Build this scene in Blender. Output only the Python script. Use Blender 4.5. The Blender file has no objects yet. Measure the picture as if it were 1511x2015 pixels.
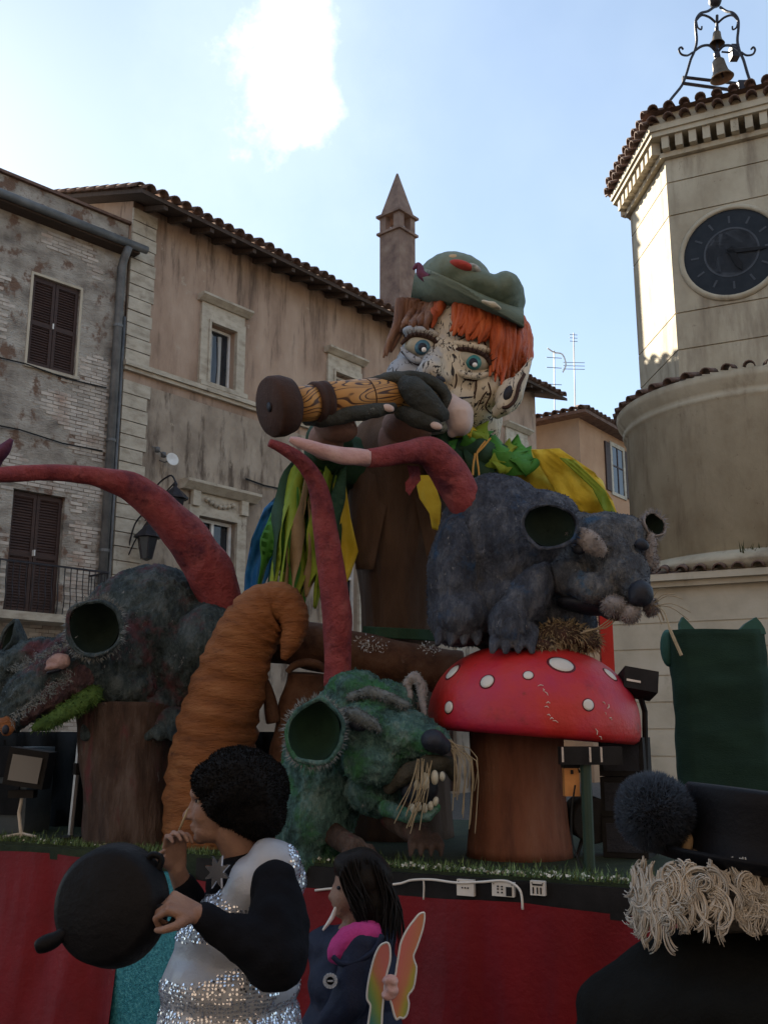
import bpy, bmesh, math, random
from mathutils import Vector, Matrix, Quaternion, noise
from mathutils.bvhtree import BVHTree
random.seed(7)
R = math.radians
SC = bpy.context.scene
COL = SC.collection

# ------------------------------------------------------------------ camera
FPX, PITCH = 1950.0, math.atan((1435 - 1007.5) / 1950.0)
CAMP = Vector((0, 0, 1.68))
cd = bpy.data.cameras.new('camera'); cam = bpy.data.objects.new('camera', cd); COL.objects.link(cam)
cam.location = CAMP; cam.rotation_euler = (math.pi / 2 + PITCH, 0, 0)
cd.sensor_width = 36; cd.lens = FPX / 2015 * 36; cd.clip_start = 0.05; cd.clip_end = 6000
SC.camera = cam

# ------------------------------------------------------------------ light
SUN = Vector((-4.7, 7.05, 3.95)).normalized()
wd = bpy.data.worlds.new('World'); SC.world = wd; wd.use_nodes = True
def build_world():
    nt = wd.node_tree; nt.nodes.clear(); N = nt.nodes.new; L = nt.links.new
    out = N('ShaderNodeOutputWorld'); bg = N('ShaderNodeBackground')
    sky = N('ShaderNodeTexSky'); sky.sky_type = 'NISHITA'; sky.sun_disc = False
    sky.sun_elevation = math.asin(SUN.z); sky.sun_rotation = math.atan2(SUN.x, SUN.y)
    sky.altitude = 200; sky.air_density = 1.0; sky.dust_density = 0.35; sky.ozone_density = 1.5
    bg.inputs['Strength'].default_value = 0.05
    tc = N('ShaderNodeTexCoord')
    # one bright ragged cloud and some thin veils
    d = Vector(((552 - 755.5) / FPX, math.cos(PITCH) - (1007.5 - 140) / FPX * math.sin(PITCH), math.sin(PITCH) + (1007.5 - 140) / FPX * math.cos(PITCH))).normalized()
    nz = N('ShaderNodeTexNoise'); nz.inputs['Scale'].default_value = 13; nz.inputs['Detail'].default_value = 9; nz.inputs['Roughness'].default_value = 0.62
    mp = N('ShaderNodeMapping'); mp.inputs['Scale'].default_value = (1.0, 1.0, 0.52)
    mp2 = N('ShaderNodeVectorMath'); mp2.operation = 'SUBTRACT'; mp2.inputs[1].default_value = d
    L(tc.outputs['Generated'], mp2.inputs[0]); L(mp2.outputs[0], mp.inputs['Vector'])
    ln = N('ShaderNodeVectorMath'); ln.operation = 'LENGTH'; L(mp.outputs[0], ln.inputs[0])
    L(tc.outputs['Generated'], nz.inputs['Vector'])
    m1 = N('ShaderNodeMath'); m1.operation = 'MULTIPLY_ADD'; L(nz.outputs['Fac'], m1.inputs[0]); m1.inputs[1].default_value = -0.13; L(ln.outputs['Value'], m1.inputs[2])
    mr = N('ShaderNodeMapRange'); mr.interpolation_type = 'SMOOTHSTEP'
    L(m1.outputs[0], mr.inputs['Value']); mr.inputs['From Min'].default_value = 0.004; mr.inputs['From Max'].default_value = -0.075
    nz2 = N('ShaderNodeTexNoise'); nz2.inputs['Scale'].default_value = 2.3; nz2.inputs['Detail'].default_value = 6
    L(tc.outputs['Generated'], nz2.inputs['Vector'])
    mr2 = N('ShaderNodeMapRange'); mr2.interpolation_type = 'SMOOTHSTEP'; L(nz2.outputs['Fac'], mr2.inputs['Value'])
    mr2.inputs['From Min'].default_value = 0.3; mr2.inputs['From Max'].default_value = 0.75; mr2.inputs['To Min'].default_value = 0.25; mr2.inputs['To Max'].default_value = 0.6
    mx2 = N('ShaderNodeMix'); mx2.data_type = 'RGBA'; mx2.inputs['B'].default_value = (3.9, 4.7, 5.5, 1)
    L(mr2.outputs[0], mx2.inputs['Factor']); L(sky.outputs[0], mx2.inputs['A'])
    halo = N('ShaderNodeMapRange'); halo.interpolation_type = 'SMOOTHSTEP'; L(m1.outputs[0], halo.inputs['Value']); halo.inputs['From Min'].default_value = 0.10; halo.inputs['From Max'].default_value = -0.06; halo.inputs['To Max'].default_value = 0.07
    mxm = N('ShaderNodeMath'); mxm.operation = 'MAXIMUM'; L(mr.outputs[0], mxm.inputs[0]); L(halo.outputs[0], mxm.inputs[1])
    mx = N('ShaderNodeMix'); mx.data_type = 'RGBA'; mx.inputs['B'].default_value = (11, 11.2, 11.5, 1)
    L(mxm.outputs[0], mx.inputs['Factor']); L(mx2.outputs['Result'], mx.inputs['A'])
    L(mx.outputs['Result'], bg.inputs['Color']); L(bg.outputs[0], out.inputs[0])
build_world()
sl = bpy.data.lights.new('sun', 'SUN'); sl.energy = 5.0; sl.angle = R(0.5); sl.color = (1, 0.93, 0.78)
so = bpy.data.objects.new('sun', sl); COL.objects.link(so); so.location = (-20, 30, 30)
so.rotation_euler = (-SUN).to_track_quat('-Z', 'Y').to_euler()
SC.view_settings.view_transform = 'Standard'; SC.view_settings.look = 'None'
SC.view_settings.exposure = 2.15; SC.view_settings.gamma = 1.0; SC.view_settings.use_curve_mapping = False
SC.render.engine = 'CYCLES'

# ------------------------------------------------------------------ pixel -> place
def ray(px, py):
    u = (px - 755.5) / FPX; v = (1007.5 - py) / FPX
    return Vector((u, math.cos(PITCH) - v * math.sin(PITCH), math.sin(PITCH) + v * math.cos(PITCH)))
def P(px, py, Y):
    d = ray(px, py); return CAMP + d * (Y / d.y)
def M(px, py, Y):                       # metres per pixel there
    return Y / ray(px, py).y / FPX

# ------------------------------------------------------------------ object helpers
def tag(o, label=None, cat=None, group=None, kind=None):
    if label: o['label'] = label
    if cat: o['category'] = cat
    if group: o['group'] = group
    if kind: o['kind'] = kind
    return o
def empty(name, loc, rz=0.0, label=None, cat=None, group=None, kind=None):
    o = bpy.data.objects.new(name, None); COL.objects.link(o); o.location = loc; o.rotation_euler = (0, 0, rz)
    o.empty_display_size = 0.2
    o['mw'] = 0
    del o['mw']
    return tag(o, label, cat, group, kind)
def wmat(o):
    m = Matrix.LocRotScale(o.location, o.rotation_euler, o.scale)
    return wmat(o.parent) @ m if o.parent else m
def link(name, me, mat=None, parent=None, world=True):
    if parent is not None and world: me.transform(wmat(parent).inverted())
    o = bpy.data.objects.new(name, me); COL.objects.link(o)
    if mat and not me.materials: me.materials.append(mat)
    if parent is not None: o.parent = parent
    return o
def inst(src, parent, loc, rot=(0, 0, 0), scale=(1, 1, 1)):
    o = src.copy(); COL.objects.link(o); o.parent = parent; o.location = loc; o.rotation_euler = rot; o.scale = scale
    for k in list(o.keys()):
        if k in ('label', 'category', 'group') and parent is not None: del o[k]
    return o
def copy_tree(o, parent=None):
    c = o.copy(); COL.objects.link(c); c.parent = parent
    for ch in list(o.children): copy_tree(ch, c)
    return c
class MB:
    def __init__(s): s.v = []; s.f = []
    def add(s, v, f):
        b = len(s.v); s.v += [Vector(x) for x in v]; s.f += [tuple(b + i for i in q) for q in f]; return s
    def box(s, x0, x1, y0, y1, z0, z1, m=None):
        v = [Vector((x, y, z)) for z in (z0, z1) for y in (y0, y1) for x in (x0, x1)]
        if m is not None: v = [m @ a for a in v]
        return s.add(v, [(0, 2, 3, 1), (4, 5, 7, 6), (0, 1, 5, 4), (2, 6, 7, 3), (0, 4, 6, 2), (1, 3, 7, 5)])
    def prism(s, pts, y0, y1, m=None):         # polygon in XZ, extruded along Y
        n = len(pts); v = [Vector((x, y0, z)) for x, z in pts] + [Vector((x, y1, z)) for x, z in pts]
        if m is not None: v = [m @ a for a in v]
        return s.add(v, [tuple(range(n)), tuple(range(2 * n - 1, n - 1, -1))] + [(i, n + i, n + (i + 1) % n, (i + 1) % n) for i in range(n)])
    def lathe(s, prof, n=24, m=None, a0=0.0, a1=2 * math.pi, sx=1.0, sy=1.0, caps=True):
        full = abs(a1 - a0 - 2 * math.pi) < 1e-6; k = n if full else n + 1; v = []
        for r, z in prof:
            for i in range(k):
                a = a0 + (a1 - a0) * i / n; q = Vector((math.cos(a) * r * sx, math.sin(a) * r * sy, z)); v.append(m @ q if m is not None else q)
        f = []
        for j in range(len(prof) - 1):
            for i in range(n if full else n):
                i2 = (i + 1) % k; f.append((j * k + i, j * k + i2, (j + 1) * k + i2, (j + 1) * k + i))
        if caps and full and prof[0][0] > 1e-4: f.append(tuple(range(k - 1, -1, -1)))
        if caps and full and prof[-1][0] > 1e-4: f.append(tuple((len(prof) - 1) * k + i for i in range(k)))
        return s.add(v, f)
    def tube(s, pts, rad, n=8, cap=True, ridge=None):
        pts = [Vector(p) for p in pts]; m = len(pts)
        if not hasattr(rad, '__len__'): rad = [rad] * m
        t0 = (pts[1] - pts[0]).normalized(); ref = Vector((0, 0, 1)) if abs(t0.z) < 0.9 else Vector((1, 0, 0))
        u = t0.cross(ref).normalized(); v = []
        for i in range(m):
            t = (pts[min(i + 1, m - 1)] - pts[max(i - 1, 0)]).normalized()
            u = (u - t * u.dot(t)).normalized(); w = t.cross(u)
            for j in range(n):
                a = 2 * math.pi * j / n; r = rad[i] * (ridge(i, a) if ridge else 1); v.append(pts[i] + (u * math.cos(a) + w * math.sin(a)) * r)
        f = [(i * n + j, i * n + (j + 1) % n, (i + 1) * n + (j + 1) % n, (i + 1) * n + j) for i in range(m - 1) for j in range(n)]
        if cap: f += [tuple(range(n - 1, -1, -1)), tuple((m - 1) * n + j for j in range(n))]
        return s.add(v, f)
    def mesh(s, name, smooth=False):
        me = bpy.data.meshes.new(name); me.from_pydata([tuple(a) for a in s.v], [], s.f)
        bm = bmesh.new(); bm.from_mesh(me); bmesh.ops.recalc_face_normals(bm, faces=bm.faces); bm.to_mesh(me); bm.free()
        if smooth: me.polygons.foreach_set('use_smooth', [True] * len(me.polygons))
        return me
    def build(s, name, mat, parent=None, smooth=False, world=True):
        return link(name, s.mesh(name, smooth), mat, parent, world)
def spline(pts, k=6):                       # Catmull-Rom through tuples
    pts = [Vector(p) if len(p) == 3 else Vector(tuple(p)) for p in pts]; out = []
    for i in range(len(pts) - 1):
        a, b, c, d = pts[max(i - 1, 0)], pts[i], pts[i + 1], pts[min(i + 2, len(pts) - 1)]
        for j in range(k):
            t = j / k; out.append(0.5 * ((2 * b) + (c - a) * t + (2 * a - 5 * b + 4 * c - d) * t * t + (3 * b - a - 3 * c + d) * t ** 3))
    out.append(pts[-1].copy()); return out
def pxpath(pts, k=6):                       # (px,py,Y,r_px) -> points, radii
    sp = spline([Vector(p) for p in pts], k)
    return [P(q[0], q[1], q[2]) for q in sp], [max(q[3], 0.5) * M(q[0], q[1], q[2]) for q in sp]
class Blob:
    def __init__(s): s.m = MB(); s.minr = 1.0
    def ell(s, c, r, rot=None, n=14):
        mt = Matrix.Translation(c) @ (rot.to_4x4() if rot is not None else Matrix()) @ Matrix.Diagonal((r[0], r[1], r[2], 1))
        prof = [(math.sin(math.pi * i / n), -math.cos(math.pi * i / n)) for i in range(n + 1)]
        prof[0] = (0.02, -1); prof[-1] = (0.02, 1)
        s.m.lathe(prof, n * 2, mt); return s
    def px(s, px, py, Y, rx, rz, ry, roll=0.0, yaw=0.0):    # radii: px, px, metres; roll clockwise seen by the camera
        k = M(px, py, Y); rot = Matrix.Rotation(R(yaw), 3, 'Z') @ Matrix.Rotation(R(roll), 3, 'Y')
        return s.ell(P(px, py, Y), (rx * k, ry, rz * k), rot)
    def chain(s, pts):                                       # [(Vector, r)]
        for i, (p, r) in enumerate(pts):
            s.ell(p, (r, r, r), n=8)
            if i:
                q, r0 = pts[i - 1]; n = max(2, int((p - q).length / (0.35 * min(r, r0) + 1e-4)))
                n = min(n, 14)
                s.m.tube([q.lerp(p, j / n) for j in range(n + 1)], [r0 + (r - r0) * j / n for j in range(n + 1)], 12)
        return s
    def pxchain(s, pts):
        return s.chain([(P(a, b, c), r * M(a, b, c)) for a, b, c, r in pts])
    def build(s, name, mat, parent=None, voxel=0.02, smooth=6, amp=0.0, freq=6.0, amp2=0.0, freq2=20.0, fn=None):
        me = s.m.mesh(name); o = bpy.data.objects.new('tmp', me); COL.objects.link(o)
        md = o.modifiers.new('r', 'REMESH'); md.mode = 'VOXEL'; md.voxel_size = voxel; md.use_smooth_shade = True
        if smooth: ms = o.modifiers.new('s', 'SMOOTH'); ms.factor = 0.5; ms.iterations = smooth
        dg = bpy.context.evaluated_depsgraph_get(); me2 = bpy.data.meshes.new_from_object(o.evaluated_get(dg)); me2.name = name
        bpy.data.objects.remove(o)
        if amp or amp2 or fn:
            nn = [v.normal.copy() for v in me2.vertices]
            for v, nrm in zip(me2.vertices, nn):
                c = v.co.copy(); d = 0
                if amp: d += amp * noise.noise(c * freq)
                if amp2: d += amp2 * noise.noise(c * freq2)
                v.co = c + nrm * d
                if fn: v.co = fn(v.co, nrm)
        me2.polygons.foreach_set('use_smooth', [True] * len(me2.polygons)); me2.materials.clear()
        return link(name, me2, mat, parent)
def tufts(me, n, length, width, droop=0.3, mask=None, bendv=Vector((0, 0, -1)), seed=1):
    """thin curved blades standing on a mesh's faces; coordinates are the mesh's"""
    rnd = random.Random(seed); areas = [p.area for p in me.polygons]; idx = rnd.choices(range(len(areas)), areas, k=n); mb = MB()
    for i in idx:
        p = me.polygons[i]
        vs = [me.vertices[k].co for k in p.vertices]; a, b = rnd.random(), rnd.random()
        c = vs[0].lerp(vs[1], a).lerp(vs[-1].lerp(vs[2 % len(vs)], a), b)
        if mask and not mask(c): continue
        d = (p.normal + Vector((rnd.uniform(-.6, .6), rnd.uniform(-.6, .6), rnd.uniform(-.6, .6))) + bendv * droop).normalized()
        s = d.orthogonal().normalized(); s = Quaternion(d, rnd.uniform(0, 6.28)) @ s
        l = length * rnd.uniform(.5, 1.3); w = width * rnd.uniform(.6, 1.3); e = d * l + bendv * l * droop * .6 + s * l * rnd.uniform(-.25, .25)
        t = d.cross(s) * w
        mb.add([c - t - p.normal * .003, c + t - p.normal * .003, c + d * l * .55 + t * .7, c + e, c + d * l * .55 - t * .7], [(0, 1, 2, 4), (4, 2, 3)])
    return mb
# ------------------------------------------------------------------ materials
def mat(name, cols, scale=4.0, rough=0.8, bump=0.15, bscale=30.0, stretch=(1, 1, 1), detail=6, spec=0.3, metal=0.0, nrough=0.6, island=0.0, bstretch=None, contrast=(0.3, 0.7), bdist=0.02, coat=0.0, second=None, fleck=None):
    if spec == 0.3 and max(max(q) for q in cols) < 0.03: spec = 0.1
    m = bpy.data.materials.new(name); m.use_nodes = True; nt = m.node_tree; b = nt.nodes['Principled BSDF']; N = nt.nodes.new; L = nt.links.new
    b.inputs['Roughness'].default_value = rough; b.inputs['Specular IOR Level'].default_value = spec; b.inputs['Metallic'].default_value = metal
    if coat: b.inputs['Coat Weight'].default_value = coat; b.inputs['Coat Roughness'].default_value = 0.25
    tc = N('ShaderNodeTexCoord'); mp = N('ShaderNodeMapping'); mp.inputs['Scale'].default_value = stretch; L(tc.outputs['Object'], mp.inputs[0])
    nz = N('ShaderNodeTexNoise'); nz.inputs['Scale'].default_value = scale; nz.inputs['Detail'].default_value = detail; nz.inputs['Roughness'].default_value = nrough
    L(mp.outputs[0], nz.inputs['Vector'])
    rp = N('ShaderNodeValToRGB'); L(nz.outputs['Fac'], rp.inputs[0]); el = rp.color_ramp.elements
    n = len(cols); lo, hi = contrast
    while len(el) < n: el.new(0.5)
    for i, c in enumerate(cols):
        el[i].position = lo + (hi - lo) * i / max(1, n - 1); el[i].color = (*c, 1)
    if n == 1: el[1].color = (*cols[0], 1)
    colout = rp.outputs[0]
    if second:          # (colour, scale, lo, hi, stretch): a second layer of stain or paint
        c2, s2, l2, h2, st2 = second
        mp2 = N('ShaderNodeMapping'); mp2.inputs['Scale'].default_value = st2; L(tc.outputs['Object'], mp2.inputs[0])
        n2 = N('ShaderNodeTexNoise'); n2.inputs['Scale'].default_value = s2; n2.inputs['Detail'].default_value = 7; n2.inputs['Roughness'].default_value = .65; L(mp2.outputs[0], n2.inputs['Vector'])
        r2 = N('ShaderNodeMapRange'); r2.interpolation_type = 'SMOOTHSTEP'; L(n2.outputs['Fac'], r2.inputs['Value']); r2.inputs['From Min'].default_value = l2; r2.inputs['From Max'].default_value = h2
        x = N('ShaderNodeMix'); x.data_type = 'RGBA'; L(r2.outputs[0], x.inputs['Factor']); L(colout, x.inputs['A']); x.inputs['B'].default_value = (*c2, 1); colout = x.outputs['Result']
    if fleck:           # dry brushed or chipped flecks: (colour, scale, lo, hi, stretch)
        c3, s3, l3, h3, st3 = fleck
        mp3 = N('ShaderNodeMapping'); mp3.inputs['Scale'].default_value = st3; L(tc.outputs['Object'], mp3.inputs[0])
        n3 = N('ShaderNodeTexNoise'); n3.inputs['Scale'].default_value = s3; n3.inputs['Detail'].default_value = 9; n3.inputs['Roughness'].default_value = .75; L(mp3.outputs[0], n3.inputs['Vector'])
        r4 = N('ShaderNodeMapRange'); L(n3.outputs['Fac'], r4.inputs['Value']); r4.inputs['From Min'].default_value = l3; r4.inputs['From Max'].default_value = h3
        x3 = N('ShaderNodeMix'); x3.data_type = 'RGBA'; L(r4.outputs[0], x3.inputs['Factor']); L(colout, x3.inputs['A']); x3.inputs['B'].default_value = (*c3, 1); colout = x3.outputs['Result']
    if island:
        g = N('ShaderNodeNewGeometry'); hs = N('ShaderNodeHueSaturation'); r3 = N('ShaderNodeMapRange'); L(g.outputs['Random Per Island'], r3.inputs['Value'])
        r3.inputs['To Min'].default_value = 1 - island; r3.inputs['To Max'].default_value = 1 + island; L(r3.outputs[0], hs.inputs['Value']); L(colout, hs.inputs['Color']); colout = hs.outputs[0]
    L(colout, b.inputs['Base Color'])
    if bump:
        mb_ = N('ShaderNodeMapping'); mb_.inputs['Scale'].default_value = bstretch or stretch; L(tc.outputs['Object'], mb_.inputs[0])
        nb = N('ShaderNodeTexNoise'); nb.inputs['Scale'].default_value = bscale; nb.inputs['Detail'].default_value = 6; nb.inputs['Roughness'].default_value = .65; L(mb_.outputs[0], nb.inputs['Vector'])
        bp = N('ShaderNodeBump'); bp.inputs['Strength'].default_value = min(1, bump); bp.inputs['Distance'].default_value = bdist; L(nb.outputs['Fac'], bp.inputs['Height']); L(bp.outputs[0], b.inputs['Normal'])
    return m
# ================================================================== materials of the place
M_pl1 = mat('whitewashed_brick', [(.18, .15, .125), (.37, .32, .265), (.52, .465, .40)], 1.9, .92, 1, 9, stretch=(1, 1, 1.6), bstretch=(1.2, 1.2, 3.5), bdist=.05, second=((.19, .115, .08), 2.6, .52, .62, (1, 1, .8)), fleck=((.07, .055, .045), 7, .60, .68, (1, 1, 2.6)))
M_brk = mat('old_brick', [(.34, .29, .245), (.48, .42, .36), (.30, .20, .15)], 2.0, .92, .4, 60, island=.22)
M_pl2 = mat('brown_plaster', [(.23, .15, .105), (.37, .255, .185), (.46, .335, .25)], .9, .92, .5, 7, stretch=(1.4, 1.4, .6), bdist=.035, second=((.14, .095, .07), 1.8, .50, .68, (1.8, 1.8, .25)), fleck=((.42, .34, .26), 2.4, .60, .66, (1, 1, .8)))
M_pl2b = mat('grey_lower_plaster', [(.19, .145, .11), (.32, .255, .195), (.42, .345, .27)], 1.2, .92, .5, 8, stretch=(1, 1, .8), bdist=.035, second=((.11, .08, .06), 2.2, .50, .66, (1.5, 1.5, .35)), fleck=((.40, .33, .25), 2.6, .60, .66, (1, 1, .9)))
M_stone = mat('travertine', [(.30, .25, .19), (.43, .37, .29), (.50, .44, .35)], 3.5, .85, .35, 25, island=.1, stretch=(1, 1, 2), second=((.17, .13, .10), 3, .6, .75, (1, 1, .5)))
M_tow = mat('ochre_plaster', [(.33, .27, .19), (.43, .365, .265), (.50, .43, .32)], 1.3, .9, .5, 7, stretch=(1, 1, .7), second=((.24, .19, .135), 1.3, .48, .72, (1.6, 1.6, .3)), fleck=((.20, .155, .11), 6, .62, .70, (1, 1, 1)))
M_tow2 = mat('cream_course_plaster', [(.40, .34, .255), (.48, .41, .31), (.53, .46, .36)], 1.6, .9, .2, 14, island=.05, second=((.27, .22, .16), 1.6, .58, .75, (1, 1, .5)))
M_tile = mat('roof_tile', [(.075, .045, .036), (.13, .078, .058), (.175, .115, .09)], 5, .9, .3, 25, island=.25)
M_eave = mat('eave_timber', [(.05, .035, .028), (.085, .06, .048)], 5, .9, .2, 20, stretch=(1, 6, 1))
M_shut = mat('brown_shutter_paint', [(.035, .018, .014), (.06, .03, .022)], 3, .6, .15, 30, stretch=(1, 1, 6))
M_gut = mat('weathered_zinc', [(.10, .10, .10), (.19, .185, .18)], 4, .6, .1, 20, metal=.4)
M_iron = mat('dark_iron', [(.02, .018, .022), (.045, .04, .045)], 9, .55, .1, 40, metal=.5)
M_glass = mat('window_glass', [(.015, .017, .02), (.03, .033, .04)], 2, .08, 0, spec=.6)
M_white = mat('white_paint', [(.55, .53, .5), (.72, .7, .66)], 6, .5, .1, 30)
M_curt = mat('pale_curtain', [(.30, .29, .27), (.48, .47, .44)], 3, .9, .2, 10, stretch=(8, 8, .5))
M_wire = mat('black_cable', [(.02, .02, .02)], 5, .6, 0)
M_or = mat('orange_plaster', [(.38, .21, .12), (.47, .28, .165)], 1.2, .9, .2, 14, second=((.26, .15, .095), 2, .56, .75, (1, 1, .3)))
M_b3 = mat('beige_plaster', [(.27, .21, .16), (.36, .285, .215)], 1.2, .9, .2, 14)
M_bell = mat('dull_bronze', [(.09, .065, .045), (.17, .125, .085)], 6, .5, .1, 20, metal=.8)
M_clock = mat('slate_clock_face', [(.012, .015, .02), (.022, .026, .032)], 4, .6, .1, 20, spec=.2)
M_clock2 = mat('clock_markings', [(.05, .055, .065), (.075, .08, .09)], 5, .7, 0, spec=.15)
M_black = mat('black_paint', [(.012, .012, .013), (.022, .022, .024)], 8, .55, .1, 40)

# ------------------------------------------------------------------ ground
def ground():
    mb = MB(); mb.add([(-900, -900, 0), (900, -900, 0), (900, 1500, 0), (-900, 1500, 0)], [(0, 1, 2, 3)])
    m = bpy.data.materials.new('cobbled_paving'); m.use_nodes = True; nt = m.node_tree; b = nt.nodes['Principled BSDF']; N = nt.nodes.new; L = nt.links.new
    tc = N('ShaderNodeTexCoord'); vo = N('ShaderNodeTexVoronoi'); vo.feature = 'DISTANCE_TO_EDGE'; vo.inputs['Scale'].default_value = 9; L(tc.outputs['Object'], vo.inputs['Vector'])
    rp = N('ShaderNodeValToRGB'); rp.color_ramp.elements[0].position = .0; rp.color_ramp.elements[0].color = (.02, .02, .02, 1); rp.color_ramp.elements[1].position = .08; rp.color_ramp.elements[1].color = (.085, .08, .075, 1)
    L(vo.outputs['Distance'], rp.inputs[0]); L(rp.outputs[0], b.inputs['Base Color']); b.inputs['Roughness'].default_value = .8
    bp = N('ShaderNodeBump'); bp.inputs['Distance'].default_value = .02; L(rp.outputs[0], bp.inputs['Height']); L(bp.outputs[0], b.inputs['Normal'])
    tag(mb.build('ground', m), kind='structure')
ground()

def local(root, p): return wmat(root).inverted() @ p
def hitw(root, px, py, off=0.0):
    """pixel -> (x, z) on the wall plane y = off of a building"""
    mi = wmat(root).inverted(); o = mi @ CAMP; d = mi.to_3x3() @ ray(px, py); k = (off - o.y) / d.y; q = o + d * k; return q.x, q.z
def holed_wall(x0, x1, z0, z1, holes, depth=.28, y=0.0):
    mb = MB(); xs = sorted({x0, x1, *[h[0] for h in holes], *[h[1] for h in holes]}); zs = sorted({z0, z1, *[h[2] for h in holes], *[h[3] for h in holes]})
    for i in range(len(xs) - 1):
        for j in range(len(zs) - 1):
            cx, cz = (xs[i] + xs[i + 1]) / 2, (zs[j] + zs[j + 1]) / 2
            if any(h[0] < cx < h[1] and h[2] < cz < h[3] for h in holes): continue
            mb.add([(xs[i], y, zs[j]), (xs[i + 1], y, zs[j]), (xs[i + 1], y, zs[j + 1]), (xs[i], y, zs[j + 1])], [(0, 1, 2, 3)])
    for a, b, c, d in holes:
        mb.add([(a, y, c), (b, y, c), (b, y, d), (a, y, d), (a, y + depth, c), (b, y + depth, c), (b, y + depth, d), (a, y + depth, d)], [(0, 1, 5, 4), (1, 2, 6, 5), (2, 3, 7, 6), (3, 0, 4, 7), (4, 5, 6, 7)])
    return mb
def barrel_tile_mesh(w=.24, l=.42, name='roof_tile'):       # half round tile, axis along Y, open end at y=0
    mb = MB(); n = 6; v = []
    for y, k in ((0, 1.0), (l, .86)):
        for rr in (w / 2, w / 2 - .022):
            for i in range(n + 1):
                a = math.pi * i / n; v.append((math.cos(a) * rr * k, y, math.sin(a) * rr * k))
    m = n + 1; f = []
    for i in range(n):
        f += [(i, i + 1, 2 * m + i + 1, 2 * m + i), (m + i, 3 * m + i, 3 * m + i + 1, m + i + 1), (i, m + i, m + i + 1, i + 1), (2 * m + i, 2 * m + i + 1, 3 * m + i + 1, 3 * m + i)]
    f += [(0, 2 * m, 3 * m, m), (n, m + n, 3 * m + n, 2 * m + n)]
    mb.add(v, f); return mb
def shutter(root, x0, x1, z0, z1, y):
    w = (x1 - x0) / 2 - .006
    for k in range(2):
        a = x0 + k * (w + .012); mb = MB()
        mb.box(a, a + .06, y, y + .04, z0, z1).box(a + w - .06, a + w, y, y + .04, z0, z1)
        h = (z1 - z0)
        for q in (0, .48, 1): zz = z0 + q * (h - .09); mb.box(a + .0605, a + w - .0605, y + .001, y + .039, zz, zz + .09)
        lf = mb.build('shutter_leaf', M_shut, root, world=False)
        sl_ = MB(); n = int(h / .055)
        for i in range(n):
            zz = z0 + .06 + (h - .12) * i / n
            sl_.add([(a + .055, y + .008, zz), (a + w - .055, y + .008, zz), (a + w - .055, y + .034, zz + .05), (a + .055, y + .034, zz + .05), (a + .055, y + .016, zz - .004), (a + w - .055, y + .016, zz - .004), (a + w - .055, y + .04, zz + .046), (a + .055, y + .04, zz + .046)], [(0, 1, 2, 3), (4, 7, 6, 5), (0, 4, 5, 1), (2, 6, 7, 3)])
        s = sl_.build('slats', M_shut, lf, world=False); tag(s, kind='stuff')

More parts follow.
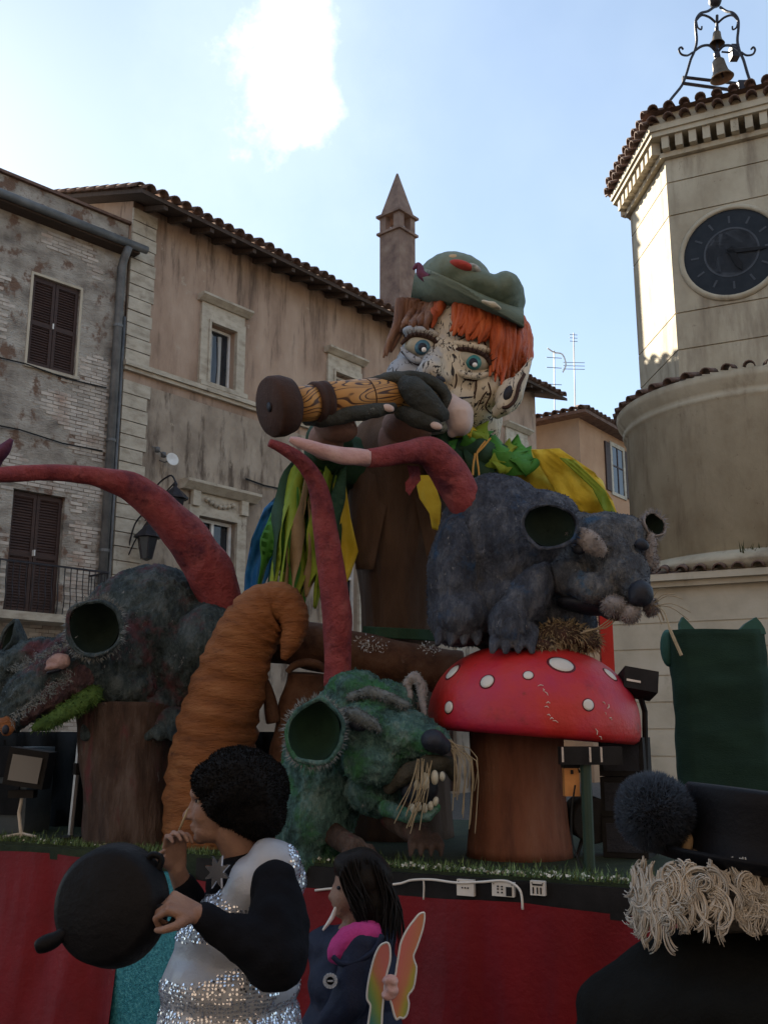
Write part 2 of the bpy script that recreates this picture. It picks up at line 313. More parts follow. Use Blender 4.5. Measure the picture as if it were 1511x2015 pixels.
# ------------------------------------------------------------------ brick house on the left
S1 = P(240, 1435, 19.3); S1.z = 0
B1 = empty('brick_house', S1, R(90 - 44), 'tall whitewashed brick house with brown shutters, patchy walls and a long gutter', 'house')
def house1():
    X0, X1 = -11.0, -.47
    holes = [(-2.45, -1.47, 8.37, 10.18), (-2.5, -1.48, 3.72, 5.96), (-6.6, -5.6, 8.37, 10.18), (-6.6, -5.6, 3.72, 5.96)]
    holed_wall(X0, X1, 0, 11.25, holes).build('wall', M_pl1, B1, world=False)
    MB().box(X0, X1, .3, 9, 0, 11.25).build('inner_wall', M_pl1, B1, world=False)
    MB().box(X0, X1 + .02, .06, .5, 11.46, 12.0).build('parapet', M_pl1, B1, world=False)
    MB().box(X0, X1 + .06, -.02, .58, 12.002, 12.06).build('coping', M_tile, B1, world=False)
    MB().box(X0, X1 + .1, -.30, .5, 11.252, 11.31).build('eave_board', M_eave, B1, world=False)
    MB().tube([(X0, -.36, 11.36), (X1 + .22, -.36, 11.36)], .085, 10).build('gutter', M_gut, B1, True, world=False)
    tl = None
    for i in range(40):                                     # row of tiles between gutter and parapet
        x = X1 - .02 - i * .26
        if tl is None: tl = barrel_tile_mesh(.25, .5).build('roof_tile', M_tile, B1, True, world=False); tl.location = (x, -.34, 11.33); tl.rotation_euler = (R(14), 0, 0)
        else: inst(tl, B1, (x, -.34 + random.uniform(-.02, .02), 11.33), (R(14 + random.uniform(-2, 2)), 0, R(random.uniform(-3, 3))))
    for h in holes: shutter(B1, h[0] + .01, h[1] - .01, h[2] + .01, h[3] - .01, .05 if h[2] > 5 else .1)
    for a, b, c, d in holes:
        if c > 5:
            MB().box(a - .06, b + .06, -.05, .05, c - .06, c - .002).build('window_sill', M_stone, B1, world=False)
            MB().box(a - .05, a - .002, -.015, .06, c, d + .05).box(b + .002, b + .05, -.015, .06, c, d + .05).box(a - .0015, b + .0015, -.015, .06, d + .002, d + .05).build('window_surround', M_tow2, B1, world=False)
        MB().box((a + b) / 2 - .02, (a + b) / 2 + .005, .02, .05 if c > 5 else .1, (c + d) / 2 - .06, (c + d) / 2 + .05).build('latch', M_white, B1, world=False)
    # downpipe
    MB().tube([(-.67, -.36, 11.3), (-.67, -.22, 11.1), (-.67, -.12, 10.9), (-.67, -.12, .3)], .085, 10).build('downpipe', M_gut, B1, True, world=False)
    for z in (9.6, 7.2, 5, 3): MB().tube([(-.67, -.12, z), (-.67, -.12, z + .06)], .1, 12).build('pipe_bracket', M_gut, B1, world=False)
    MB().tube([(-.5, -.06, 9.9), (-.5, -.06, .3)], .035, 8).build('conduit', M_gut, B1, True, world=False)
    # balconies
    for cx in (-2.0, -6.1):
        bal = MB().box(cx - 1.15, cx + 1.15, -.75, .0, 3.52, 3.66).build('balcony', M_stone, B1, world=False)
        MB().box(cx - 1.12, cx + 1.12, -.72, -.69, 4.5, 4.53).box(cx - 1.12, cx - 1.09, -.69, -.02, 4.5, 4.53).box(cx + 1.09, cx + 1.12, -.69, -.02, 4.5, 4.53).build('handrail', M_iron, bal, world=False)
        bar = None
        for i in range(19):
            pts = [(0, 0, 3.66), (0, -.03, 3.8), (0, -.04, 3.95), (0, 0, 4.15), (0, 0, 4.5)]
            loc = (cx - 1.08 + i * .12, -.705, 0)
            if bar is None: bar = MB().tube(pts, .009, 5).build('baluster', M_iron, bal, world=False); bar.location = loc
            else: inst(bar, bal, loc)
        for sx in (-1.105, 1.105):
            for i in range(5): inst(bar, bal, (cx + sx, -.12 - i * .12, 0))
    # bare brick courses standing a little proud of the limewash
    mb = MB(); rnd = random.Random(3); z = .3; row = 0
    while z < 11.1:
        x = X0 + (.13 if row % 2 else 0)
        while x < X1 - .3:
            q = Vector((x, 0, z * 1.2)); t = noise.noise(q * .55) + .5 * noise.noise(q * 1.7)
            near = x > -5
            if near and t + (.24 if z < 8 else .0) > .14 and not any(a - .1 < x + .12 and x < b + .05 and c - .12 < z < d + .08 for a, b, c, d in holes):
                e = rnd.uniform(.004, .018); mb.box(x, x + .235, -e, .02, z, z + .058)
            x += .25
        z += .072; row += 1
    tag(mb.build('brick_courses', M_brk, B1, world=False), kind='stuff')
    # cables pinned along the wall
    for za, zb, xa in ((8.55, 8.3, -.8), (7.35, 7.0, -.8)):
        pts = [(X0 + (xa - X0) * i / 24, -.05, za + (zb - za) * i / 24 - .05 * math.sin(i * math.pi / 4) ** 2) for i in range(25)]
        MB().tube(pts, .014, 5).build('wall_cable', M_wire, B1, world=False)
house1()

# ------------------------------------------------------------------ long plastered palazzo
B2 = empty('palazzo', S1, R(90 - 40), 'long brown plastered palazzo with stone window frames and tiled eaves', 'building')
def palazzo():
    X0, X1, ZT = -.43, 15.5, 12.35
    up = [1.72 + 4.05 * k for k in range(4)]
    holes = [(a, a + .75, 9.08, 10.5) for a in up] + [(a - .12, a + .95, 4.0, 6.1) for a in up] + [(a - .2, a + 1.0, .05, 2.6) for a in up]
    ZW = hitw(B2, 516, 487, -.78)[1] + math.tan(R(18)) * .78 - .1
    holed_wall(X0, X1, 8.6, ZW, [h for h in holes if h[2] > 8.6], .3).build('upper_wall', M_pl2, B2, world=False)
    holed_wall(X0, X1, 0, 8.598, [h for h in holes if h[2] < 8.6], .3).build('lower_wall', M_pl2b, B2, world=False)
    MB().box(X0, X1, .32, 10, 0, ZT).build('inner_wall', M_pl2, B2, world=False)
    for xx in (X0, X1): MB().add([(xx, 0, 0), (xx, .32, 0), (xx, .32, ZT), (xx, 0, ZT)], [(0, 3, 2, 1)]).build('end_wall', M_pl2, B2, world=False)
    # string course
    MB().box(X0 - .06, X1, -.16, .0, 8.86, 8.96).build('string_course', M_stone, B2, world=False)
    MB().box(X0 - .04, X1, -.1, -.001, 8.78, 8.859).build('string_course_moulding', M_stone, B2, world=False)
    # quoins
    rnd = random.Random(5); z = .05; k = 0
    while z < 12.2:
        h = .285
        if 8.55 < z < 8.97: z = 8.97
        w = .62 if k % 2 else .56
        MB().box(X0 - .015, X0 + w + rnd.uniform(-.03, .03), -.045 - rnd.uniform(0, .012), -.001, z, z + h - .022).build('quoin_stone', M_stone, B2, world=False)
        z += h; k += 1
    # windows
    for a in up:
        b = a + .75
        MB().box(a - .27, a - .002, -.07, .02, 9.0, 10.72).box(b + .002, b + .27, -.07, .02, 9.0, 10.72).box(a - .001, b + .001, -.07, .02, 10.502, 10.72).build('window_surround', M_stone, B2, world=False)
        MB().box(a - .06, a - .0025, -.1, -.0701, 9.08, 10.56).box(b + .0025, b + .06, -.1, -.0701, 9.08, 10.56).box(a - .0015, b + .0015, -.1, -.0701, 10.503, 10.56).build('surround_moulding', M_stone, B2, world=False)
        MB().box(a - .25, b + .25, -.05, .0, 10.721, 10.93).build('frieze', M_stone, B2, world=False)
        MB().prism([(0, 0), (0, .15), (-.24, .15), (-.24, .1), (-.1, .0)], 0, 1.0, Matrix.Translation((a - .36, 0, 10.931)) @ Matrix(((0, 1.47, 0, 0), (1, 0, 0, 0), (0, 0, 1, 0), (0, 0, 0, 1)))).build('window_cornice', M_stone, B2, world=False)
        MB().box(a - .3, b + .3, -.17, .0, 8.962, 9.07).build('window_sill', M_stone, B2, world=False)
        fr = MB().box(a, a + .05, .14, .19, 9.09, 10.49).box(b - .05, b, .14, .19, 9.09, 10.49).box(a + .0505, b - .0505, .14, .19, 10.43, 10.49).box(a + .0505, b - .0505, .14, .19, 9.09, 9.14).build('window_frame', M_white, B2, world=False)
        MB().box(a + .05, b - .05, .2, .205, 9.14, 10.43).build('pane', M_glass, fr, world=False)
        for q in (.2, .46):
            MB().tube([(a + q, .196, 9.15), (a + q + .02, .197, 9.7), (a + q, .196, 10.35)], [.05, .04, .06], 6).build('curtain', M_curt, fr, world=False)
    for a in up:
        a -= .12; b = a + 1.07
        MB().box(a - .26, a - .002, -.08, .02, 3.7, 6.3).box(b + .002, b + .26, -.08, .02, 3.7, 6.3).box(a - .001, b + .001, -.08, .02, 6.102, 6.3).build('window_surround', M_stone, B2, world=False)
        MB().box(a - .14, b + .14, -.06, .0, 6.301, 6.6).build('frieze', M_stone, B2, world=False)
        MB().prism([(0, 0), (0, .2), (-.3, .2), (-.3, .14), (-.14, .0)], 0, 1.0, Matrix.Translation((a - .5, 0, 6.601)) @ Matrix(((0, 2.07, 0, 0), (1, 0, 0, 0), (0, 0, 1, 0), (0, 0, 0, 1)))).build('window_cornice', M_stone, B2, world=False)
        for x in (a - .14, b + .14): MB().box(x - .1, x + .1, -.16, -.0605, 6.28, 6.6).build('corbel', M_stone, B2, world=False)
        for i in range(7):                                  # carved garland over the window
            x = a + .18 + i * .12; z = 6.46 - .09 * math.sin(math.pi * i / 6)
            MB().lathe([(.01, -.06), (.06, -.02), (.065, .02), (.01, .06)], 8, Matrix.Translation((x, -.085, z))).build('carved_swag', M_stone, B2, True, world=False)
        fr = MB()
        for x in (a, (a + b) / 2 - .035, b - .07): fr.box(x, x + .07, .12, .18, 4.0, 6.09)
        for z in (4.0, 5.3, 6.02): fr.box(a + .0705, (a + b) / 2 - .0355, .12, .18, z, z + .07).box((a + b) / 2 + .0355, b - .0705, .12, .18, z, z + .07)
        fr = fr.build('window_frame', M_white, B2, world=False)
        MB().box(a + .05, b - .05, .2, .205, 4.02, 6.05).build('pane', M_glass, fr, world=False)
    for a in up:
        a -= .2; b = a + 1.2
        MB().box(a, b, .12, .18, .05, 2.6).build('door', M_shut, B2, world=False)
    # roof: front slope, timber eave, rows of tiles
    OV, sl_ = .78, math.tan(R(18)); ze = hitw(B2, 516, 487, -OV)[1]; XA, XB = X0 - .35, X1 + .75
    z0 = ze; z1 = ze + sl_ * (5 + OV)
    MB().add([(XA, -OV, z0), (XB, -OV, z0), (XB, 5, z1), (XA, 5, z1), (XB, 10.8, z0), (XA, 10.8, z0), (XA, -OV, z0 - .09), (XB, -OV, z0 - .09), (XB, 5, z1 - .09), (XA, 5, z1 - .09), (XB, 10.8, z0 - .09), (XA, 10.8, z0 - .09)],
             [(0, 1, 2, 3), (3, 2, 4, 5), (6, 9, 8, 7), (9, 11, 10, 8), (0, 6, 7, 1), (0, 3, 9, 6), (3, 5, 11, 9), (1, 7, 8, 2), (2, 8, 10, 4), (4, 10, 11, 5)]).build('roof', M_eave, B2, world=False)
    zz = lambda y: z0 + sl_ * (y + OV)
    MB().prism([(0, ZT), (.0, zz(0) - .1), (5, z1 - .1), (10, zz(0) - .1), (10, ZT)], X0 + .002, X0 + .3, Matrix(((0, 1, 0, 0), (1, 0, 0, 0), (0, 0, 1, 0), (0, 0, 0, 1)))).build('gable_wall', M_pl2, B2, world=False)
    MB().prism([(0, ZT), (.0, zz(0) - .1), (5, z1 - .1), (10, zz(0) - .1), (10, ZT)], X1 - .3, X1 - .002, Matrix(((0, 1, 0, 0), (1, 0, 0, 0), (0, 0, 1, 0), (0, 0, 0, 1)))).build('gable_wall', M_pl2, B2, world=False)
    t0 = None; n = int((XB - XA) / .3)
    for i in range(n):
        x = XA + .15 + i * .3
        for r in range(3):
            y = -OV - .1 + r * .36; loc = (x + random.uniform(-.015, .015), y + random.uniform(-.03, .03), zz(y) + .015 + random.uniform(-.01, .015))
            if t0 is None: t0 = barrel_tile_mesh(.27, .46).build('roof_tile', M_tile, B2, True, world=False); t0.location = loc; t0.rotation_euler = (R(18), 0, 0)
            elif r == 0: inst(t0, B2, loc, (R(18), 0, R(random.uniform(-4, 4))))
        # rafter ends under the eave
    rf = None
    for i in range(int((X1 - X0) / .62)):
        loc = (X0 + .3 + i * .62, 0, 0)
        if rf is None:
            rf = MB().add([(a, y, zz(y) - .1 - d) for a in (-.05, .05) for y, d in ((-OV + .06, 0), (-.01, 0), (-.01, .13), (-OV + .06, .1))], [(0, 1, 2, 3), (4, 7, 6, 5), (0, 4, 5, 1), (1, 5, 6, 2), (2, 6, 7, 3), (3, 7, 4, 0)]).build('rafter', M_eave, B2, world=False); rf.location = loc
        else: inst(rf, B2, loc)
    vt = None                                              # verge tiles along the gable
    for i in range(15):
        y = -OV + .1 + i * .38; loc = (XA + .04, y, zz(y) + .02)
        inst(t0, B2, loc, (R(18), 0, 0))
    # the big lantern chimney
    c = local(B2, P(782, 470, 26.4)); zb = zz(c.y) - .3; ch = empty('chimney', (c.x, c.y, 0), 0); ch.parent = B2
    w = .365; zl = P(760, 466, 26.4).z; zt = P(760, 432, 26.4).z; zp = P(782, 342, 26.4).z
    MB().box(-w, w, -w, w, zb, zl).build('shaft', M_chim, ch, world=False)
    MB().box(-w - .07, w + .07, -w - .07, w + .07, zl + .001, zl + .07).build('lower_band', M_chim, ch, world=False)
    MB().box(-.04, .04, -.04, .04, zl + .071, zt - .001).build('flue', M_chim, ch, world=False)
    for sx in (-1, 1):
        for sy in (-1, 1):
            MB().box(min(sx * w, sx * (w - .22)), max(sx * w, sx * (w - .22)), min(sy * w, sy * (w - .22)), max(sy * w, sy * (w - .22)), zl + .071, zt - .001).build('post', M_chim, ch, world=False)
    MB().box(-w - .08, w + .08, -w - .08, w + .08, zt, zt + .07).build('upper_band', M_chim, ch, world=False)
    k = w - .01; MB().add([(-k, -k, zt + .071), (k, -k, zt + .071), (k, k, zt + .071), (-k, k, zt + .071), (-.02, -.02, zp), (.02, -.02, zp), (.02, .02, zp), (-.02, .02, zp)], [(3, 2, 1, 0), (0, 1, 5, 4), (1, 2, 6, 5), (2, 3, 7, 6), (3, 0, 4, 7), (4, 5, 6, 7)]).build('spire', M_chim, ch, world=False)
    MB().box(-w - .12, w + .14, -w - .3, w + .1, zb, zb + .42).build('flashing', M_tow2, ch, world=False)
    # cable along the first floor
    pts = [(2.9 + i * .55, -.05, 7.15 - .04 * math.sin(i * 1.3) ** 2 - i * .01) for i in range(20)]
    MB().tube(pts, .02, 5).build('wall_cable', M_wire, B2, world=False)
M_chim = mat('chimney_brick', [(.13, .085, .07), (.20, .13, .10), (.25, .18, .14)], 3.5, .92, .5, 14, bstretch=(1, 1, 3))
palazzo()

def lantern(px, py, Y, lab):
    c = P(px, py, Y); o = empty('wall_lantern', (c.x, c.y, c.z), R(50), lab, 'lantern', 'iron lanterns on the palazzo corner')
    MB().lathe([(.02, .36), (.05, .30), (.04, .25), (.17, .13), (.27, .03), (.27, .0), (.2, .0)], 8).build('lamp_hood', M_iron, o, world=False)
    MB().lathe([(.2, -.01), (.11, -.42), (.02, -.46)], 6).build('lamp_glass', M_glass, o, world=False)
    fr = MB()
    for i in range(6):
        a = math.pi * i / 3; fr.tube([(math.cos(a) * .2, math.sin(a) * .2, 0), (math.cos(a) * .11, math.sin(a) * .11, -.42)], .012, 5)
    fr.build('lamp_frame', M_iron, o, world=False)
    w = local(B2, c); d = wmat(o).inverted() @ (wmat(B2) @ Vector((w.x - .1, -.02, w.z)))
    MB().tube(spline([(0, 0, .36), (d.x * .2, d.y * .2, .5), (d.x * .7, d.y * .7, .3), (d.x, d.y, -.2)], 6), .018, 6).build('bracket', M_iron, o, world=False)
    MB().tube(spline([(0, 0, .35), (d.x * .6, d.y * .6, .0), (d.x, d.y, -.35)], 5), .014, 6).build('brace', M_iron, o, world=False)
def on_b2(px, py, off):                      # distance Y of a pixel seen off metres in front of the palazzo wall
    x, z = hitw(B2, px, py, -off); return (wmat(B2) @ Vector((x, -off, z))).y
lantern(344, 982, on_b2(344, 982, .8), 'iron wall lantern beside the garlanded first floor window')
lantern(291, 1058, on_b2(291, 1058, .5), 'iron wall lantern hanging low against the corner stones')
def dish():
    Y = on_b2(338, 905, .3); c = P(338, 905, Y); o = empty('satellite_dish', c, R(40), 'small white round dish on a bracket beside the corner stones', 'dish')
    m = Matrix.Rotation(R(80), 4, 'X')
    MB().lathe([(.0, .02), (.1, .03), (.135, .05), (.14, .045), (.1, .01), (.0, 0)], 16, m).build('dish_bowl', M_white, o, True, world=False)
    MB().tube([(0, .02, 0), (-.05, .2, -.02), (-.15, .32, .05)], .014, 6).build('arm', M_gut, o, world=False)
    for q in ((310, 885), (322, 895)):
        w = o.matrix_world; p = P(q[0], q[1], on_b2(q[0], q[1], .15)) - c; p = Matrix.Rotation(R(-40), 3, 'Z') @ p
        MB().lathe([(.0, -.06), (.05, -.05), (.06, .05), (.0, .07)], 8, Matrix.Translation(p)).build('spotlight', M_gut, o, True, world=False)
    p2 = Matrix.Rotation(R(-40), 3, 'Z') @ (P(300, 878, on_b2(300, 878, .05)) - c)
    MB().tube([p2, (-.2, .1, .15), (0, .02, 0)], .012, 5).build('support_rod', M_gut, o, world=False)
dish()

# ------------------------------------------------------------------ orange house between palazzo and tower
def house3():
    c = P(1165, 1435, 33); c.z = 0; az = R(37)
    o = empty('orange_house', c, R(90) - az, 'small orange and beige house with thin tiled eaves between palazzo and tower', 'house')
    zt = P(1165, 822, 33).z
    MB().add([(0, 0, 0), (9, 0, 0), (9, 0, zt), (0, 0, zt)], [(0, 1, 2, 3)]).add([(9, 8, 0), (9, 8, zt), (9, 0, zt), (9, 0, 0)], [(0, 1, 2, 3)]).build('side_wall', M_or, o, world=False)
    MB().add([(0, 0, 0), (0, 8, 0), (0, 8, zt), (0, 0, zt)], [(0, 1, 2, 3)]).build('front_wall', M_b3, o, world=False)
    MB().add([(-.5, -.5, zt), (9.5, -.5, zt), (9.5, 8.5, zt), (-.5, 8.5, zt), (-.5, -.5, zt + .12), (9.5, -.5, zt + .12), (9.5, 8.5, zt + .12), (-.5, 8.5, zt + .12), (4, 4, zt + 1.4), (5, 4, zt + 1.4)], [(0, 3, 2, 1), (0, 1, 5, 4), (1, 2, 6, 5), (2, 3, 7, 6), (3, 0, 4, 7), (4, 5, 9, 8), (5, 6, 9), (6, 7, 8, 9), (7, 4, 8)]).build('roof', M_tile, o, world=False)
    t0 = None
    for i in range(26):
        for ax in (0, 1):
            loc = (-.35 + i * .33, -.55, zt + .12) if ax == 0 else (-.55, -.35 + i * .33, zt + .12)
            rot = (R(14), 0, 0) if ax == 0 else (R(14), 0, R(-90))
            if t0 is None: t0 = barrel_tile_mesh(.29, .45).build('roof_tile', M_tile, o, True, world=False); t0.location = loc; t0.rotation_euler = rot
            else: inst(t0, o, loc, rot)
    for px0, px1, y0, y1 in ((1198, 1230, 868, 985), (1198, 1230, 1050, 1165)):
        x0, z1 = hitw(o, px0, y0, 0); x1, z0 = hitw(o, px1, y1, 0)
        fr = MB().box(x0 - .05, x0 + .12, -.05, .0, z0, z1).box(x1 - .12, x1 + .05, -.05, .0, z0, z1).box(x0 + .121, x1 - .121, -.05, .0, z1 - .15, z1).box(x0 + .121, x1 - .121, -.05, .0, z0, z0 + .12).build('window_surround', M_stone, o, world=False)
        MB().box(x0 + .12, x1 - .12, -.02, -.004, z0 + .12, z1 - .15).build('pane', M_glass, fr, world=False)
        MB().box((x0 + x1) / 2 - .03, (x0 + x1) / 2 + .03, -.04, -.021, z0 + .121, z1 - .151).box(x0 + .122, x1 - .122, -.038, -.022, z0 * .45 + z1 * .55, z0 * .45 + z1 * .55 + .05).build('glazing_bar', M_shut, fr, world=False)
        for s, xx in ((-1, x0 - .06), (1, x1 + .06)):
            MB().box(min(xx, xx + s * .42), max(xx, xx + s * .42), -.06, -.01, z0 + .1, z1 - .1).build('shutter', M_shut, fr, world=False)
    for px, y0, y1, lab in ((1090, 690, 812, 'thin aerial with a bent pale reflector on the orange house roof'), (1131, 655, 808, 'tall thin aerial with short crossbars on the orange house roof')):
        b = P(px, y1 + 10, 35.5); t = P(px - (3 if px > 1100 else 0), y0, 35.5)
        an = empty('roof_aerial', b, 0, lab, 'aerial', 'aerials on the orange house')
        MB().tube([b - Vector((0, 0, .6)), t], .022, 5).build('mast', M_gut, an)
        if px > 1100:
            for i, q in enumerate((0.02, .06, .10, .36, .40, .44)):
                p = t.lerp(b, q); w = .16 if i < 3 else .42
                MB().tube([p + Vector((-w, 0, 0)), p + Vector((w, .1, .02))], .012, 4).build('element', M_gut, an)
        else:
            pts = [t + Vector((-.25, 0, .1)), t + Vector((.0, .05, -.05)), t + Vector((.3, 0, -.15)), t + Vector((.42, 0, -.55)), t + Vector((.3, .05, -.85))]
            MB().tube(spline(pts, 4), .03, 5).build('reflector', M_white, an)
            for q in (.1, .25, .5):
                p = t.lerp(b, q); MB().tube([p + Vector((-.3, 0, 0)), p + Vector((.3, .1, 0))], .014, 4).build('element', M_gut, an)
house3()
# ------------------------------------------------------------------ clock tower
S3 = P(1310, 1435, 17.0); S3.z = 0
TF = Vector((math.sin(R(116)), math.cos(R(116)), 0))        # along the clock face, to the right
TN = Vector((-TF.y, TF.x, 0))                               # inwards
A0 = .60; SIDE = 2.08
HC = S3 + TF * (A0 + SIDE / 2) + TN * (SIDE * .866)         # hexagon centre
TW = empty('clock_tower', HC, math.atan2(TF.y, TF.x), 'beige hexagonal clock tower on a round drum with tiled eaves', 'tower')
def tower():
    o = TW
    def hexring(ap, z0, z1, nm, mt, inner=None):
        r = ap / .8660254; v = []
        for z in (z0, z1):
            for i in range(6): a = R(-120 + 60 * i); v.append((math.cos(a) * r, math.sin(a) * r, z))
        return MB().add(v, [tuple(range(5, -1, -1)), tuple(range(6, 12))] + [(i, (i + 1) % 6, 6 + (i + 1) % 6, 6 + i) for i in range(6)]).build(nm, mt, o, world=False)
    ap = SIDE * .866
    zt = 12.1
    cz = [7.5, 8.32, 9.02, 10.95, 11.62, zt]                # plaster courses split by thin grooves
    for a, b in zip(cz[:-1], cz[1:]): hexring(ap, a + .012, b - .012, 'wall_course', M_tow)
    hexring(ap - .03, 7.4, zt, 'wall_core', M_tow)
    hexring(ap + .1, zt + .001, zt + .1, 'dentil_band', M_tow)
    for s in range(6):
        a = R(-90 + 60 * s); rm = Matrix.Rotation(a + R(90), 4, 'Z')
        for i in range(9):
            x = -SIDE / 2 + .06 + i * (SIDE - .12) / 8
            MB().box(x - .065, x + .065, -ap - .25, -ap - .08, zt + .1005, zt + .34, rm).build('corbel', M_tow, o, world=False)
    hexring(ap + .30, zt + .345, zt + .44, 'cornice', M_tow)
    hexring(ap + .34, zt + .441, zt + .56, 'cornice_lip', M_tow)
    hexring(ap + .24, zt + .561, zt + .80, 'parapet_band', M_tow)
    tl = barrel_tile_mesh(.20, .45).build('roof_tile', M_tile, o, True, world=False); first = True
    for lv, rr, dz in ((0, ap + .46, zt + .585), (1, ap + .42, zt + .83)):
        for s in range(6):
            a = R(60 * s); sd = rr * 2 / 1.732; n = int(sd / .27)
            for i in range(n):
                x = -sd / 2 + (i + .5) * sd / n; loc = Matrix.Rotation(a, 3, 'Z') @ Vector((x, -rr, dz + random.uniform(-.01, .012)))
                rot = (R(16), 0, a + R(random.uniform(-4, 4)))
                if first: tl.location = loc; tl.rotation_euler = rot; first = False
                else: inst(tl, o, loc, rot)
    r = (ap + .4) / .866; v = [(math.cos(R(-120 + 60 * i)) * r, math.sin(R(-120 + 60 * i)) * r, zt + .8005) for i in range(6)] + [(0, 0, zt + 1.25)]
    MB().add(v, [(5, 4, 3, 2, 1, 0)] + [(i, (i + 1) % 6, 6) for i in range(6)]).build('roof', M_tile, o, world=False)
    # clock
    ck = empty('clock', (0, -ap, 9.99), 0); ck.parent = o
    m = Matrix.Rotation(R(90), 4, 'X')
    MB().lathe([(.82, -.005), (.82, .05), (.845, .065), (.88, .06), (.91, .03), (.92, -.005)], 56, m).build('clock_rim', M_tow, ck, True, world=False)
    MB().lathe([(.0, .005), (.82, .005), (.82, .02), (.0, .02)], 56, m).build('clock_face', M_clock, ck, world=False)
    MB().lathe([(.44, .0205), (.44, .026), (.475, .026), (.475, .0205)], 48, m).build('chapter_ring', M_clock2, ck, world=False)
    for i in range(12):
        a = R(30 * i); mm = m @ Matrix.Rotation(a, 4, 'Z')
        MB().box(-.018, .018, .56, .7, .0205, .026, mm).build('hour_mark', M_clock2, ck, world=False)
    for an, ln, w in ((R(-95), .62, .035), (R(-158), .42, .055)):
        mm = m @ Matrix.Rotation(an, 4, 'Z') @ Matrix.Translation((0, 0, .04))
        MB().add([mm @ Vector(q) for q in ((-w, -.08, 0), (w, -.08, 0), (w * .9, ln * .75, 0), (0, ln, 0), (-w * .9, ln * .75, 0), (-w, -.08, .012), (w, -.08, .012), (w * .9, ln * .75, .012), (0, ln, .012), (-w * .9, ln * .75, .012))], [(4, 3, 2, 1, 0), (5, 6, 7, 8, 9)] + [(i, (i + 1) % 5, 5 + (i + 1) % 5, 5 + i) for i in range(5)]).build('clock_hand', M_black, ck, world=False)
    # drum: its left flank stands where the photograph shows it
    rd = 2.36; az = math.atan2((1249 - 755.5) / FPX, math.cos(PITCH) + .1 * math.sin(PITCH)); dist = HC.length - .25; azc = az + math.asin(rd / dist)
    dc = Vector((math.sin(azc) * dist, math.cos(azc) * dist, 0)); l = wmat(o).inverted() @ dc; mt = Matrix.Translation((l.x, l.y, 0))
    MB().lathe([(rd, 4.3), (rd, 7.02), (rd + .04, 7.05), (rd + .06, 7.12), (rd + .02, 7.14), (rd + .05, 7.2), (rd + .14, 7.34), (rd + .16, 7.46), (rd + .1, 7.47), (1.0, 7.6)], 72, mt).build('drum', M_tow, o, True, world=False)
    n = 46
    for i in range(n):
        a = 2 * math.pi * i / n; loc = mt @ Vector((math.cos(a) * (rd + .2), math.sin(a) * (rd + .2), 7.475)); inst(tl, o, loc, (R(17), 0, a + R(90) + R(random.uniform(-4, 4))))
    MB().lathe([(rd + .05, 4.12), (rd + .3, 4.3), (rd + .12, 4.42), (rd + .0, 4.5)], 72, mt).build('drum_base', M_tow, o, True, world=False)
    # base with wide plaster courses
    bx0 = hitl(o, 1178, 1200, l.y - rd - .12); y0 = l.y - rd - .12
    z = 0.0; MB().box(bx0 + .02, 6, y0 + .02, 8, 0, 4.0).build('base_core', M_tow2, o, world=False)
    k = 0
    while z < 3.75:
        h = .42; MB().box(bx0, 6.02, y0, 8.02, z + .012, min(z + h, 3.92) - .012).build('plaster_course', M_tow2, o, world=False); z += h; k += 1
    MB().box(bx0 - .1, 6.1, y0 - .12, 8.1, 3.93, 4.02).build('base_cornice', M_tow2, o, world=False)
    MB().box(bx0 - .18, 6.2, y0 - .22, 8.2, 4.021, 4.13).build('base_cornice_lip', M_tow2, o, world=False)
    for i in range(24):
        loc = (bx0 - .05 + i * .29, y0 - .26, 4.14); inst(tl, o, loc, (R(15), 0, R(random.uniform(-4, 4))))
    MB().add([(bx0 - .1, y0 - .1, 4.135), (6.1, y0 - .1, 4.135), (6.1, y0 + .9, 4.42), (bx0 - .1, y0 + .9, 4.42)], [(0, 1, 2, 3)]).build('base_roof', M_tile, o, world=False)
    return tl, l, rd, y0
def hitl(root, px, py, off): return hitw(root, px, py, off)[0]
_tl, DL, RD, BY0 = tower()
def tower_weed():
    m = mat('dry_weed', [(.05, .06, .025), (.10, .10, .05)], 9, .9, 0)
    w = wmat(TW); q = hitw(TW, 1478, 1092, BY0 + .25); c = w @ Vector((q[0], BY0 + .25, 4.22)); rnd = random.Random(4); mb = MB()
    for i in range(120):
        a = rnd.uniform(0, 6.28); l = rnd.uniform(.15, .5); d = Vector((math.cos(a) * .5, math.sin(a) * .5, rnd.uniform(.5, 1))).normalized()
        s = Vector((-d.y, d.x, 0)).normalized() * .008; b = c + Vector((rnd.uniform(-.2, .2), rnd.uniform(-.08, .08), 0))
        mb.add([b - s, b + s, b + d * l * .6 + s * 1.6, b + d * l, b + d * l * .6 - s * 1.6], [(0, 1, 2, 4), (4, 2, 3)])
    o = mb.build('wall_weed', m); tag(o, 'tuft of dry weed growing on the tower ledge', 'plant')
tower_weed()
